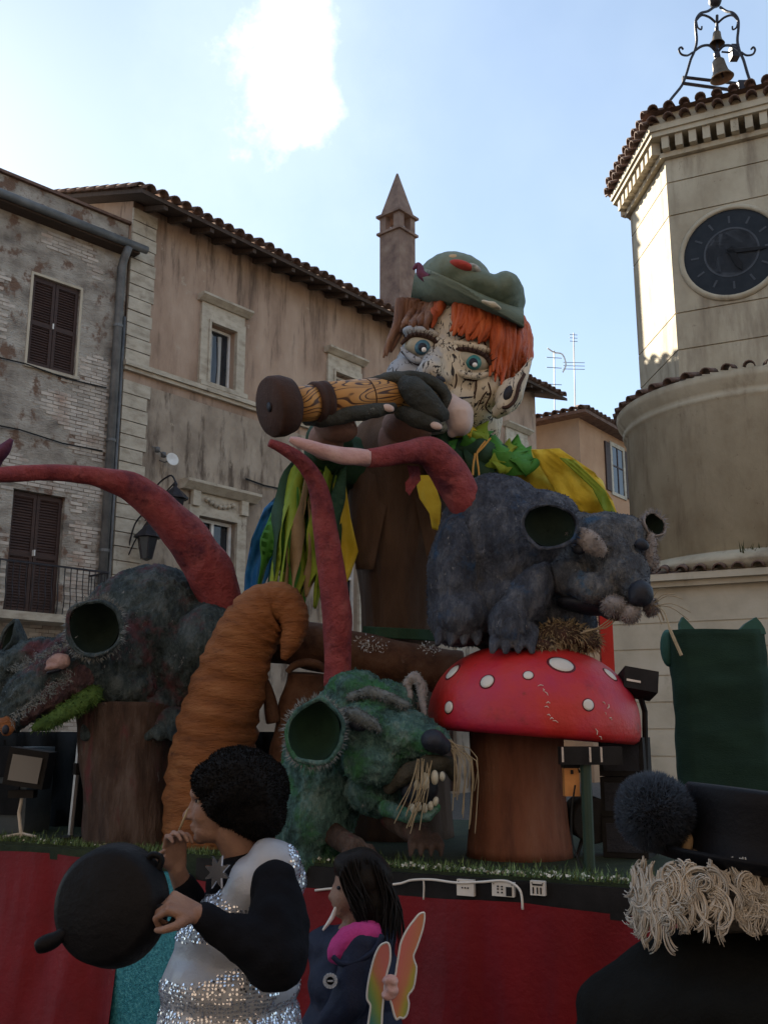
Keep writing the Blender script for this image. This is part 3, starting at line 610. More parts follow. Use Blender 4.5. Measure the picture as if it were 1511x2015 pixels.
def bell_cage():
    Y = HC.y; base = Vector((HC.x, HC.y, 13.05))
    o = empty('bell_cage', base, 0, 'wrought iron bell cage with scrolls and two bells on the tower roof', 'bell cage')
    k = 19.9 / FPX
    def Q(px, py, dy=0.0): return P(px, py, Y + dy)
    cx = 1410
    def leg(sx, dy, sc=1.0):
        def q(px, py): return Q(cx + (px - cx) * sx, py, dy * (abs(px - cx) / 105.0))
        pts = [q(1304, 232), q(1308, 212), q(1322, 192), q(1341, 168), q(1350, 145), q(1358, 118), q(1366, 100), q(1370, 80), q(1368, 55), q(1369, 38), q(1378, 26), q(1392, 22), q(1404, 14)]
        MB().tube(spline(pts, 4), .028, 6).build('leg', M_iron, o)
        MB().tube(spline([q(1362, 103), q(1352, 109), q(1340, 107), q(1335, 98), q(1339, 93), q(1343, 97)], 5), .022, 5).build('scroll', M_iron, o)
        MB().tube(spline([q(1366, 100), q(1380, 91), q(1396, 90), q(1408, 102), q(1414, 112)], 5), .028, 5).build('arch', M_iron, o)
        MB().tube(spline([q(1369, 40), q(1372, 54), q(1379, 58), q(1380, 52)], 5), .018, 5).build('scroll', M_iron, o)
        MB().tube(spline([q(1369, 40), q(1380, 30), q(1395, 34), q(1407, 44)], 5), .024, 5).build('arch', M_iron, o)
    for sx, dy in ((1, -.9), (1, .9), (-1, -.9), (-1, .9)): leg(sx, dy)
    c4 = [Q(1344, 164, -.6), Q(1480, 183, -.6), Q(1480, 168, .6), Q(1344, 152, .6)]
    for i in range(4): MB().tube([c4[i], c4[(i + 1) % 4]], .035, 5).build('crossbar', M_iron, o)
    MB().tube([Q(cx, 30), Q(cx, 100)], .03, 6).build('spindle', M_iron, o)
    MB().lathe([(.0, -.14), (.1, -.1), (.14, 0), (.1, .1), (.0, .14)], 12, Matrix.Translation(Q(1406, 2))).build('finial', M_iron, o, True)
    def bell(px, py, sc, tilt):
        m = Matrix.Translation(Q(px, py)) @ Matrix.Rotation(R(tilt), 4, 'Y') @ Matrix.Diagonal((sc, sc, sc, 1))
        b = MB().lathe([(.0, .52), (.10, .50), (.15, .44), (.17, .25), (.20, .1), (.27, -.02), (.30, -.06), (.27, -.06), (.18, .08), (.12, .3), (.0, .4)], 24, m).build('bell', M_bell, o, True)
        MB().tube([m @ Vector((0, 0, .38)), m @ Vector((.03, 0, -.05))], .025 * sc, 6).build('clapper', M_iron, b)
        MB().box(-.06, .06, -.06, .06, .5, .7, m).build('yoke', M_iron, b)
    bell(1419, 150, .80, -7); bell(1410, 84, .52, 3)
    for px, py, w, h in ((1444, 104, .16, .28), (1458, 176, .17, .3)):
        c = Q(px, py); MB().box(c.x - w / 2, c.x + w / 2, c.y - .1, c.y + .1, c.z - h / 2, c.z + h / 2).build('hammer_box', M_iron, o)
        MB().tube([c, c + Vector((-.22, .1, .1))], .02, 5).build('hammer_arm', M_iron, o)
bell_cage()
M_op = mat('added_house_brick', [(.12, .09, .07), (.19, .145, .11)], 3, .9, .4, 12)  # brick tone chosen for the light that the added houses bounce
# ------------------------------------------------------------------ unseen houses added behind the photographer to shade the square
def added_row():
    spec = ((-19, 9.6, 12.5, M_op, 'unseen tall brick house with dark shutters, added to shade the square'), (-9.4, 8.2, 14.2, M_op, 'unseen tallest brick house, added to shade the square'), (-1.2, 9.8, 13.0, M_op, 'unseen wide brick house, added to shade the square'), (8.6, 9.0, 14.0, M_op, 'unseen brick house with high eaves, added to shade the square'))
    for x0, w, h, mt, lab in spec:
        o = empty('added_house', (x0 + w, -6.5, 0), math.pi, lab, 'house', 'unseen houses added to shade the square')
        holes = [(1.2 + 2.4 * i, 2.3 + 2.4 * i, 1.0 + 3.4 * k if k else .1, 3.0 + 3.4 * k) for i in range(int((w - 1) / 2.4)) for k in range(int((h - 1.5) / 3.4))]
        holed_wall(0, w - .02, 0, h, holes, .25).build('wall', mt, o, world=False)
        MB().box(0, w - .02, .27, 8, 0, h).build('inner_wall', mt, o, world=False)
        MB().add([(-.2, -.6, h), (w + .2, -.6, h), (w + .2, 8, h + 2.4), (-.2, 8, h + 2.4), (-.2, -.6, h - .1), (w + .2, -.6, h - .1), (w + .2, 8, h - .1), (-.2, 8, h - .1)], [(0, 1, 2, 3), (4, 7, 6, 5), (0, 4, 5, 1), (1, 5, 6, 2), (2, 6, 7, 3), (3, 7, 4, 0)]).build('roof', M_tile, o, world=False)
        for a, b, c, d in holes:
            MB().box(a + .01, (a + b) / 2 - .005, .08, .12, c + .01, d - .01).build('shutter', M_shut, o, world=False); MB().box((a + b) / 2 + .005, b - .01, .08, .12, c + .01, d - .01).build('shutter', M_shut, o, world=False)
added_row()
# ================================================================== the parade float
M_red = mat('red_satin_cloth', [(.12, .003, .007), (.19, .005, .011)], 2, .6, .3, 18, spec=.25)
M_deck = mat('dark_green_deck', [(.012, .022, .014), (.03, .045, .022)], 6, .9, .4, 40)
M_grass = mat('artificial_grass', [(.05, .11, .03), (.16, .22, .09)], 20, .6, 0, island=.5)
M_bark = mat('painted_log', [(.045, .022, .014), (.10, .048, .028), (.13, .075, .05)], 7, .8, .5, 18, stretch=(1, 1, 1), second=((.16, .11, .09), 5, .62, .72, (1, 1, 1)))
M_stump = mat('mottled_trunk', [(.028, .018, .015), (.07, .045, .036), (.13, .10, .09)], 4, .85, .9, 12, stretch=(2, 2, .5), bdist=.04, second=((.11, .035, .04), 4, .56, .7, (1.5, 1.5, .5)), fleck=((.2, .2, .2), 9, .63, .70, (1.5, 1.5, .6)))
M_horn = mat('orange_papier_mache', [(.15, .055, .02), (.24, .09, .030), (.30, .13, .05)], 5, .75, .9, 12, stretch=(.6, .6, 2.2), bdist=.03, second=((.085, .03, .012), 4, .58, .72, (.7, .7, 2.2)))
M_tail = mat('rose_papier_mache', [(.17, .028, .035), (.26, .05, .055), (.31, .085, .085)], 5, .75, .9, 14, bdist=.04, second=((.085, .016, .03), 2.4, .50, .68, (1, 1, 1)), fleck=((.36, .16, .15), 14, .66, .72, (1, 1, 1)))
M_tailp = mat('pale_pink_papier_mache', [(.45, .27, .27), (.56, .38, .37)], 9, .7, .5, 25)
def furmat(name, cols, sec, bs=16, fl=((.34, .35, .36), 24, .615, .68, (1, 1, .4))):
    return mat(name, cols, 8, .85, 1, bs, stretch=(1, 1, .42), nrough=.78, detail=9, bstretch=(1, 1, .4), bdist=.08, contrast=(.38, .62), second=sec, fleck=fl)
M_ratb = furmat('slate_blue_fur_paint', [(.03, .036, .055), (.068, .082, .115), (.15, .165, .20)], ((.035, .085, .18), 3.2, .55, .68, (1, 1, 1)))
M_ratbh = furmat('lit_slate_fur_paint', [(.05, .058, .075), (.10, .115, .14), (.20, .21, .225)], ((.05, .12, .22), 3.2, .54, .66, (1, 1, 1)))  # lighter copy of the slate blue: stronger light on the head put into colour
M_ratl = furmat('teal_grey_fur_paint', [(.022, .036, .044), (.06, .09, .10), (.125, .16, .175)], ((.13, .055, .07), 2.6, .52, .66, (1, 1, 1)))
M_ratg = furmat('sea_green_fur_paint', [(.03, .07, .07), (.08, .18, .17), (.19, .30, .28)], ((.05, .19, .08), 3.0, .48, .62, (1, 1, 1)))
M_fuzz = mat('pale_fuzz', [(.15, .14, .145), (.30, .28, .28)], 9, .9, .3, 40)
M_fuzzg = mat('grey_fuzz', [(.13, .15, .15), (.24, .26, .26)], 9, .9, .3, 40)
M_fuzzd = mat('slate_fuzz', [(.07, .09, .095), (.15, .17, .175)], 9, .9, .3, 40)
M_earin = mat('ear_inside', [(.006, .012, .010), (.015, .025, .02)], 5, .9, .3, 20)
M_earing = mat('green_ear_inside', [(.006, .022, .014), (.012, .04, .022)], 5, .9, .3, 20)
M_nose = mat('black_nose', [(.010, .012, .02), (.02, .025, .04)], 8, .5, .3, 30)
M_tooth = mat('yellowed_tooth', [(.38, .36, .28), (.5, .48, .4)], 9, .5, .2, 30)
M_straw = mat('straw_whisker', [(.22, .17, .10), (.36, .30, .2)], 9, .8, 0, island=.3)
M_pinkp = mat('dusky_pink_paint', [(.22, .10, .11), (.32, .17, .16)], 7, .8, .5, 25)
M_pinkf = furmat('rose_grey_fur_paint', [(.06, .035, .045), (.13, .075, .085), (.20, .13, .13)], ((.05, .07, .08), 3, .5, .66, (1, 1, 1)))
M_jaw = mat('olive_green_paint', [(.03, .07, .015), (.09, .17, .04)], 9, .8, .6, 25)
M_cap = mat('glossy_mushroom_red', [(.40, .016, .05), (.46, .022, .022), (.38, .016, .012)], 1.3, .45, .35, 9, spec=.4, contrast=(.38, .6), second=((.12, .008, .014), 2.2, .54, .76, (1, 1, 1)), fleck=((.22, .02, .02), 9, .6, .72, (1, 1, 1)))
M_spot = mat('off_white_spot', [(.55, .53, .5), (.68, .66, .62)], 6, .6, .1, 30)
M_stem = mat('brown_mushroom_stem', [(.10, .038, .024), (.18, .07, .042), (.22, .105, .068)], 3, .75, .5, 10, stretch=(2, 2, .5), second=((.07, .03, .02), 2.4, .58, .75, (2, 2, .4)))

# ---- deck and skirt
BEFORE = {ob.name for ob in COL.objects}
ZG = -.838                                   # the square's surface in model units
MODEL_CORNER = P(0, 1652, 5.33 / .667)
EA, EB = Vector((-2.96, 8.0, 0)), Vector((1.39, 5.8, 0)); ED = (EB - EA).normalized(); EN = Vector((-ED.y, ED.x, 0)); DZ = .84
FL = empty('parade_float', EA, math.atan2(ED.y, ED.x), 'long carnival float platform with green edge and red cloth skirt', 'float')
ZD = DZ
def skirt(x0, x1, y, ztop, zbot, seed, mt, amp=.035):
    rnd = random.Random(seed); n = int((x1 - x0) / .035); mr = 22; mb = MB(); v = []
    for j in range(mr + 1):
        t = j / mr
        for i in range(n + 1):
            x = x0 + (x1 - x0) * i / n; f = noise.noise(Vector((x * 2.2 + .5 * t, seed, t * .5))) * 1.5 + noise.noise(Vector((x * 6 - t, seed + 5, t * .8))) * .7 + .25 * noise.noise(Vector((x * 15, seed + 7, t * 3)))
            sag = .03 * noise.noise(Vector((x * 1.1, seed + 9, 0)))
            v.append(Vector((x, y - .02 - (amp * (f + .9)) * (.25 + .9 * t), ztop + sag * (1 - t) + (zbot - ztop) * t)))
    f = [(j * (n + 1) + i, j * (n + 1) + i + 1, (j + 1) * (n + 1) + i + 1, (j + 1) * (n + 1) + i) for j in range(mr) for i in range(n)]
    return mb.add(v, f)
def float_base():
    o = FL; X0, X1, D = -1.8, 4.98, 3.3
    MB().box(X0, X1, 0, D, ZD - .16, ZD).build('deck', M_deck, o, world=False)
    MB().box(X0 + .1, X1 - .1, .12, D - .1, ZG + .4, ZD - .161).build('chassis', M_black, o, world=False)
    xa = local(o, P(225, 1700, 7.4)).x; 
    skirt(X0, 1.30, -.005, ZD - .07, ZG + .05, 3, M_red, .085).build('skirt', M_red, o, True, world=False)
    skirt(1.83, X1, -.005, ZD - .15, ZG + .05, 8, M_red, .09).build('skirt', M_red, o, True, world=False)
    sk = MB(); m = Matrix.Translation((X1, 0, 0)) @ Matrix.Rotation(R(90), 4, 'Z')
    q = skirt(0, D, 0, ZD - .13, ZG + .05, 12, M_red); q.v = [m @ a for a in q.v]; q.build('skirt', M_red, o, True, world=False)
    for x in (.3, 4.6):
        for y in (.35, D - .35):
            w = MB().lathe([(.0, -.1), (.2, -.1), (.34, -.08), (.36, 0), (.34, .08), (.2, .1), (.0, .1)], 24, Matrix.Translation((x, y, ZG + .362)) @ Matrix.Rotation(R(90), 4, 'X')).build('wheel', M_black, o, True, world=False)
    # glittering teal panel with a painted leaf sprig between the two skirts
    mg = mat('teal_glitter', [(.01, .09, .13), (.03, .22, .28), (.10, .36, .42)], 60, .35, .4, 90, metal=.3)
    pn = MB().box(1.27, 1.86, -.09, -.04, ZG + .02, ZD - .12).build('glitter_panel', mg, o, world=False)
    ml = mat('painted_leaf_green', [(.10, .17, .03), (.2, .28, .06)], 6, .6, .1, 20); my = mat('painted_leaf_yellow', [(.42, .36, .08), (.5, .45, .14)], 6, .6, .1, 20)
    for i, (x, z, a, l, mt) in enumerate(((1.5, .48, 80, .17, ml), (1.56, .5, 30, .12, my), (1.46, .44, 140, .12, ml), (1.55, .36, -20, .12, ml), (1.48, .33, 200, .10, my), (1.6, .58, 100, .08, my), (1.53, .26, 80, .16, ml))):
        mm = Matrix.Translation((x, -.095 - i * .0015, z)) @ Matrix.Rotation(R(-a), 4, 'Y')
        MB().prism([(0, -.012), (l * .35, -l * .28), (l * .7, -l * .2), (l, 0), (l * .7, l * .2), (l * .35, l * .28), (0, .012)], 0, .004, mm).build('painted_leaf', mt, pn, world=False)
    # grass and tinsel along the edge
    rnd = random.Random(2); mb = MB()
    for i in range(5200):
        x = rnd.uniform(X0, X1); y = abs(rnd.gauss(0, .22)); 
        if rnd.random() < .4: y = rnd.uniform(-.01, .06)
        if y > D: continue
        l = rnd.uniform(.012, .055); a = rnd.uniform(0, 6.28); dx, dy = math.cos(a), math.sin(a); w = rnd.uniform(.003, .007)
        c = Vector((x, y, ZD)); t = Vector((dx * l * .6, dy * l * .6, l)); s = Vector((-dy, dx, 0)) * w
        mb.add([c - s, c + s, c + t], [(0, 1, 2)])
    tag(mb.build('deck_grass', M_grass, o, world=False), kind='stuff')
    rnd = random.Random(9); mb = MB(); mt = mat('confetti', [(.5, .5, .42), (.62, .62, .55)], 9, .5, 0)
    for i in range(420):
        x = rnd.uniform(2.2, X1) if rnd.random() < .75 else rnd.uniform(X0, 1.2); y = abs(rnd.gauss(0, .05)); c = Vector((x, y, ZD + .012 + rnd.uniform(0, .012))); r = rnd.uniform(.004, .011)
        u = Vector((rnd.uniform(-1, 1), rnd.uniform(-1, 1), rnd.uniform(-.4, .4))).normalized() * r; w = u.orthogonal().normalized() * r
        mb.add([c - u - w, c + u - w, c + u + w, c - u + w], [(0, 1, 2, 3)])
    tag(mb.build('confetti', mt, o, world=False), kind='stuff')
    # dark fascia, white cable, sockets
    MB().box(1.9, X1, -.03, -.001, ZD - .19, ZD - .02).build('fascia', M_black, o, world=False)
    MB().box(X0, 1.25, -.03, -.001, ZD - .10, ZD - .02).build('fascia', M_deck, o, world=False)
float_base()
def edge_pt(px, py):           # pixel -> point on the front plane of the float, pushed a little proud
    x, z = hitw(FL, px, py, -.06); return wmat(FL) @ Vector((x, -.06, z))
def sockets():
    for px, py, w, h, k in ((915, 1747, 36, 30, 0), (989, 1750, 46, 27, 1), (1057, 1748, 30, 27, 2)):
        c = edge_pt(px, py); s = M(px, py, c.y); lab = ('square white socket box with a small dark slot row', 'wide white double socket with a dark open bay', 'narrow white switch box at the cable free end')[k]
        o = empty('power_socket', c, math.atan2(ED.y, ED.x), lab, 'socket', 'white sockets on the float edge')
        b = MB().box(-w / 2 * s, w / 2 * s, -.0, .03, -h / 2 * s, h / 2 * s).build('housing', M_white, o, world=False)
        if k == 0:
            for x in (-.018, 0, .018): MB().box(x - .004, x + .004, -.004, -.0005, -.004, .004).build('pin_hole', M_black, o, world=False)
        if k == 1:
            for x in (-.03, -.005):
                for z in (-.018, 0, .015): MB().box(x - .005, x + .005, -.004, -.0005, z - .004, z + .004).build('pin_hole', M_black, o, world=False)
            MB().box(.02, .055, -.004, -.0005, -.035, .015).build('open_bay', M_black, o, world=False)
        if k == 2:
            MB().box(-.03, .03, -.004, -.0005, .015, .024).build('slot', M_black, o, world=False)
            for x in (-.025, .0, .02): MB().box(x - .004, x + .004, -.004, -.0005, -.03, .005).build('slot', M_black, o, world=False)
        for sx in (-1, 1): MB().lathe([(.0, .0), (.004, .0), (.004, .003), (.0, .003)], 8, Matrix.Translation((sx * (w / 2 - 4) * s, -.0005, (h / 2 - 4) * s)) @ Matrix.Rotation(R(90), 4, 'X')).build('screw', M_gut, o, world=False)
    pts = [(620, 1752), (690, 1745), (778, 1740), (810, 1732), (850, 1731), (897, 1737), (940, 1736), (985, 1733), (1005, 1737), (1020, 1748), (1026, 1763), (1028, 1790)]
    o = MB().tube(spline([edge_pt(*p) for p in pts], 5), .0075, 8).build('power_cable', M_white, None, True); tag(o, 'white power cable strung along the float edge between sockets', 'cable')
    o2 = MB().tube(spline([edge_pt(833, 1731), edge_pt(834, 1745), edge_pt(833, 1770)], 4), .006, 6).build('cable_tail', M_white, o, True)
sockets()

# ---- mushroom
def lathe_at(c, prof, n=48, mt=None): return MB().lathe(prof, n, Matrix.Translation(c) @ (mt or Matrix()))
MC = P(1022, 1690, 7.08); MC.z = ZD
def mushroom():
    o = empty('giant_mushroom', MC, 0, 'giant red toadstool with white spots and a thick brown stem', 'mushroom')
    s = M(1022, 1500, 7.08); zr = P(1047, 1433, 7.08).z
    MB().lathe([(.36, 0), (.355, .06), (.34, .2), (.325, .4), (.32, .6), (.33, zr - ZD + .08)], 40, Matrix.Translation(MC)).build('stem', M_stem, o, True)
    cc = Vector((P(1047, 1433, 7.08).x, 7.08, zr)); r = 209 * s; h = P(1047, 1268, 7.08).z - zr
    prof = [(.02, h)] + [(r * math.sin(R(a)) ** .92, h * math.cos(R(a)) ** .85) for a in range(8, 90, 6)] + [(r, 0), (r * .985, -.035), (r * .94, -.06), (r * .8, -.05), (r * .5, -.02), (.05, 0)]
    mt = Matrix.Translation(cc) @ Matrix.Rotation(R(4.5), 4, 'Y')
    cap = MB().lathe(prof, 72, mt); me = cap.mesh('cap', True); bvh = BVHTree.FromPolygons([v.co for v in me.vertices], [p.vertices for p in me.polygons])
    cap_o = link('cap', me, M_cap, o)
    mdk = mat('spot_outline', [(.10, .008, .015)], 5, .6, 0)
    def spot(pos, nrm, ra, rb, ang=0):
        z = nrm.normalized(); x = Vector((0, -1, 0)).cross(z) if abs(z.y) < .95 else Vector((1, 0, 0)); x.normalize(); y = z.cross(x)
        if x.x < 0: x = -x; y = z.cross(x)
        n = 20
        def disc(k, lift, name, mtl, par, th):
            v = []
            for kk, ll in ((.02, lift + th), (.6 * k, lift + th * .9), (k, lift), (k, lift - .02)):
                for i in range(n):
                    a = 2 * math.pi * i / n; q = pos + x * (math.cos(a + ang) * ra * kk) + y * (math.sin(a + ang) * rb * kk) + z * .04
                    hit = bvh.ray_cast(q, -z, .3); b = hit[0] if hit[0] is not None else q - z * .04
                    v.append(b + z * ll)
            f = [(j * n + i, j * n + (i + 1) % n, (j + 1) * n + (i + 1) % n, (j + 1) * n + i) for j in range(3) for i in range(n)] + [tuple(range(n))]
            return MB().add(v, f).build(name, mtl, par, True)
        sp = disc(1.0, .004, 'spot', M_spot, cap_o, .0015); disc(1.2, .002, 'spot_outline', mdk, sp, .0015)
    for px, py, a, b in ((890, 1322, 17, 17), (958, 1341, 13, 13), (1039, 1329, 9, 9), (1104, 1307, 23, 20), (1200, 1327, 15, 13), (1157, 1387, 10, 11), (883, 1392, 11, 12), (848, 1368, 14, 12)):
        d = ray(px, py).normalized(); h_ = bvh.ray_cast(CAMP, d)
        if h_[0] is not None: spot(h_[0], h_[1], a * s, b * s)
    for a, e, q in ((60, 40, .06), (100, 60, .05), (130, 30, .07), (20, 25, .05), (160, 55, .05), (80, 20, .04)):
        d = Vector((math.cos(R(a)) * math.cos(R(e)), math.sin(R(a)) * math.cos(R(e)), math.sin(R(e)))); h_ = bvh.ray_cast(cc + d * 3, -d)
        if h_[0] is not None: spot(h_[0], h_[1], q, q)
    # gouges and runs of flaking white paint
    rnd = random.Random(6); mw = mat('flaked_paint', [(.6, .5, .45)], 6, .6, 0)
    for px, py in ((1063, 1350), (1068, 1358), (1074, 1365), (1078, 1384), (1075, 1392), (1079, 1408), (1085, 1415), (1092, 1420), (1195, 1390), (1190, 1404), (1200, 1415), (1187, 1384), (1172, 1440), (1180, 1452)):
        d = ray(px, py).normalized(); h_ = bvh.ray_cast(CAMP, d)
        if h_[0] is None: continue
        n_ = h_[1]; u = n_.orthogonal().normalized(); u = Quaternion(n_, rnd.uniform(0, 3)) @ u; w = n_.cross(u); l = rnd.uniform(.008, .02); k = rnd.uniform(.002, .005)
        pts = [h_[0] + n_ * .003 - u * l, h_[0] + n_ * .003 + w * k * 2, h_[0] + n_ * .003 + u * l]
        MB().tube(pts, [k * .6, k, k * .6], 4).build('paint_flake', mw, cap_o)
mushroom()

# ---- ear: a dish with a rolled rim, facing a direction
def ear(parent, c, nrm, up, ra, rb, depth, mout, min_, fuzz=None, seed=1, name='ear'):
    z = nrm.normalized(); y = (up - z * up.dot(z)).normalized(); x = y.cross(z)
    m = Matrix((( x.x, y.x, z.x, c.x), (x.y, y.y, z.y, c.y), (x.z, y.z, z.z, c.z), (0, 0, 0, 1)))
    e = MB().lathe([(.05, -depth * 1.25), (.5, -depth * 1.1), (.82, -depth * .6), (1.0, -depth * .1), (1.06, .012), (1.04, .03), (.97, .035), (.9, .02)], 36, m, sx=ra, sy=rb, caps=False)
    e.v = [v + Vector((0, 0, 1)) * 0 + (noise.noise_vector(v * 5) * .035 + noise.noise_vector(v * 17) * .008) for v in e.v]
    eo = e.build(name, mout, parent, True)
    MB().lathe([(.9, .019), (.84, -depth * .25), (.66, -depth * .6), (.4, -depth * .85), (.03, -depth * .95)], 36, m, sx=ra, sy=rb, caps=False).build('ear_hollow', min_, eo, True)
    if fuzz:
        rnd = random.Random(seed); mb = MB()
        for i in range(420):
            a = rnd.uniform(0, 6.283); k = rnd.uniform(.96, 1.08); p = m @ Vector((math.cos(a) * ra * k, math.sin(a) * rb * k, rnd.uniform(-.03, .03)))
            d = (m.to_3x3() @ Vector((math.cos(a), math.sin(a), rnd.uniform(-.5, .7))) + noise.random_unit_vector() * .5).normalized(); l = rnd.uniform(.015, .05)
            s = d.orthogonal().normalized() * rnd.uniform(.003, .006); mb.add([p - s, p + s, p + d * l], [(0, 1, 2)])
        tag(mb.build('ear_fuzz', fuzz, eo), kind='stuff')
    return eo
def fur(obj, n, l, w, mt, parent, seed, droop=.35, mask=None):
    me = obj.data
    tag(link('fur', tufts(me, n, l, w, droop, mask, seed=seed).mesh('fur'), mt, parent, world=False), kind='stuff')
def pxtube(name, pts, mt, parent, k=6, n=14, wr=.06, seed=1, cap=True, ring=0.0):
    c, r = pxpath(pts, k); mb = MB()
    def ridge(i, a):
        q = c[i]; v = 1 + wr * noise.noise(Vector((q.x * 5 + math.cos(a) * 1.2, q.y * 5 + seed, q.z * 5 + math.sin(a) * 1.2)))
        return v + ring * noise.noise(Vector((i * 1.37, math.cos(a) * .7, math.sin(a) * .7 + seed)))
    return mb.tube(c, r, n, cap, ridge).build(name, mt, parent, True)

# ---- the blue rat on the mushroom
def rat_blue():
    o = empty('rat_figure', P(980, 1285, 7.1), 0, 'slate blue giant rat figure crouching on the red toadstool', 'rat figure', 'giant rat figures on the float')
    b = Blob()
    b.px(985, 1100, 7.25, 128, 172, .46, roll=-6).px(1055, 1075, 7.15, 96, 116, .38, roll=24).px(1000, 1200, 7.15, 122, 85, .40).px(1110, 1225, 7.05, 66, 44, .24)
    body = b.build('body', M_ratb, o, .022, 4, .016, 7, .013, 28)
    b = Blob(); b.px(893, 1140, 7.05, 54, 132, .30, roll=4).px(905, 1215, 6.92, 62, 58, .24); hn = b.build('haunch', M_ratb, o, .02, 4, .014, 8, .012, 30)
    b = Blob(); b.px(1035, 1180, 6.76, 42, 84, .16, roll=34).px(1000, 1228, 6.70, 40, 50, .15); fl = b.build('foreleg', M_ratb, o, .018, 4, .012, 9, .010, 32)
    b = Blob(); b.px(1135, 1085, 6.98, 70, 78, .28, roll=12).px(1190, 1080, 6.86, 88, 70, .27, roll=10).px(1205, 1050, 6.86, 72, 40, .24, roll=6).px(1222, 1128, 6.72, 54, 54, .20, roll=26).px(1244, 1155, 6.64, 32, 34, .14)
    b.px(1118, 1135, 6.78, 44, 40, .15, roll=10).px(1165, 1158, 6.66, 52, 32, .13, roll=14).px(1262, 1085, 6.88, 26, 44, .15).px(1215, 1090, 6.68, 30, 46, .12, roll=-24)
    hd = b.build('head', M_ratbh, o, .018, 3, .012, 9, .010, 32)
    for q, n_ in ((body, 4000), (hn, 1500), (fl, 900), (hd, 2500)): fur(q, n_, .016, .0035, M_ratb, q, n_)
    # lower jaw, lips, nose
    j = Blob(); j.px(1155, 1192, 6.8, 62, 17, .15, roll=10).px(1210, 1208, 6.68, 30, 14, .1, roll=6); j.build('lower_jaw', M_nose, o, .015, 4)
    for nm, a, c, r_, rz in (('lip_pad', 1207, 1192, 24, 20), ('lip_pad', 1238, 1207, 23, 18), ('lip_pad', 1280, 1194, 12, 18)):
        k = Blob(); k.px(a, c, 6.56 if a < 1270 else 6.62, r_, rz, .085); q = k.build(nm, M_fuzz, o, .012, 3, .008, 14); fur(q, 500, .022, .003, M_fuzz, q, a)
    k = Blob(); k.px(1260, 1168, 6.50, 25, 27, .085).px(1255, 1178, 6.5, 20, 16, .07); k.build('nose', M_nose, o, .012, 3, .004, 20)
    k = Blob(); k.px(1160, 1066, 6.58, 40, 22, .05, roll=38).px(1132, 1058, 6.62, 22, 14, .05, roll=20); q = k.build('brow', M_fuzz, o, .012, 3, .008, 18); fur(q, 700, .016, .003, M_fuzz, q, 5)
    k = Blob(); k.px(1277, 1085, 6.72, 13, 40, .05, roll=10).px(1285, 1105, 6.75, 10, 18, .05); q = k.build('brow', M_fuzz, o, .012, 3, .008, 18); fur(q, 600, .018, .003, M_fuzz, q, 6)
    for a, c in ((1137, 1080), (1262, 1072)):
        k = Blob(); k.px(a, c, 6.60, 15, 12, .04, roll=25); k.build('eye', M_nose, o, .01, 2)
    s = M(1080, 1035, 6.7)
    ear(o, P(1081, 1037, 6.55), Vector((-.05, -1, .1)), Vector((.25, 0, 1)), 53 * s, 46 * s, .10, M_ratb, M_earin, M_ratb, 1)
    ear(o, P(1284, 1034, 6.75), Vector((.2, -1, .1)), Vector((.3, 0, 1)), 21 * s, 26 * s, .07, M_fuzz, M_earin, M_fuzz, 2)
    # paws with toes
    for cx, cy, Y in ((905, 1246, 6.78), (1012, 1262, 6.62)):
        k = Blob()
        for i in range(4): k.pxchain([(cx - 30 + i * 22, cy - 22, Y + .08, 13), (cx - 40 + i * 24, cy + 4, Y, 12), (cx - 44 + i * 26, cy + 20, Y - .03, 7)])
        k.px(cx - 4, cy - 28, Y + .1, 44, 24, .12); k.build('paw', M_ratb, o, .014, 3, .006, 20)
    k = Blob(); k.px(1100, 1250, 6.85, 55, 26, .14).px(1150, 1262, 6.9, 32, 22, .1).px(1060, 1268, 6.75, 34, 18, .1); q = k.build('belly_fur', M_stump, o, .014, 2, .02, 16); fur(q, 1500, .05, .004, M_straw, q, 8)
    rnd = random.Random(8)
    for i in range(9):
        a = P(1283 + rnd.uniform(-6, 6), 1190 + rnd.uniform(-6, 8), 6.55); e = a + Vector((rnd.uniform(.05, .26), rnd.uniform(-.1, .1), rnd.uniform(-.12, .1)))
        MB().tube(spline([a, a.lerp(e, .5) + Vector((0, 0, .04)), e], 3), .0028, 4).build('whisker', M_straw, o)
    MB().tube(spline([P(1284, 1190, 6.55), P(1305, 1203, 6.4), P(1318, 1240, 6.3), P(1340, 1290, 6.25)], 5), [.006] * 10 + [.011] * 6, 5).build('whisker', M_straw, o)
    for i in range(3): MB().tube(spline([P(1215 - i * 6, 1215, 6.6), P(1190 - i * 8, 1236, 6.6), P(1150 - i * 4, 1238 + i * 4, 6.62)], 3), .004, 4).build('whisker', M_straw, o)
    pxtube('tail', [(945, 1030, 7.1, 36), (912, 980, 7.05, 37), (880, 925, 6.98, 36), (845, 890, 6.9, 31), (800, 890, 6.8, 22), (755, 899, 6.72, 21), (724, 902, 6.68, 19)], M_tail, o, 6, 16, .12, 3)
    pxtube('tail_tip', [(728, 902, 6.675, 18), (690, 900, 6.65, 17), (655, 893, 6.6, 15), (620, 882, 6.55, 13), (585, 870, 6.52, 10), (570, 864, 6.5, 5)], M_tailp, o, 6, 12, .3, 5)
    # a torn paper flap hanging under the tail
    fl = [(800, 915), (825, 918), (828, 945), (815, 960), (806, 975), (798, 966), (797, 950), (806, 938)]
    MB().add([P(a, c, 6.92 + .004 * i) for i, (a, c) in enumerate(fl)] + [P(a, c, 6.93 + .004 * i) for i, (a, c) in enumerate(fl)], [tuple(range(8)), tuple(range(15, 7, -1))] + [(i, (i + 1) % 8, 8 + (i + 1) % 8, 8 + i) for i in range(8)]).build('torn_flap', M_tail, o)
rat_blue()
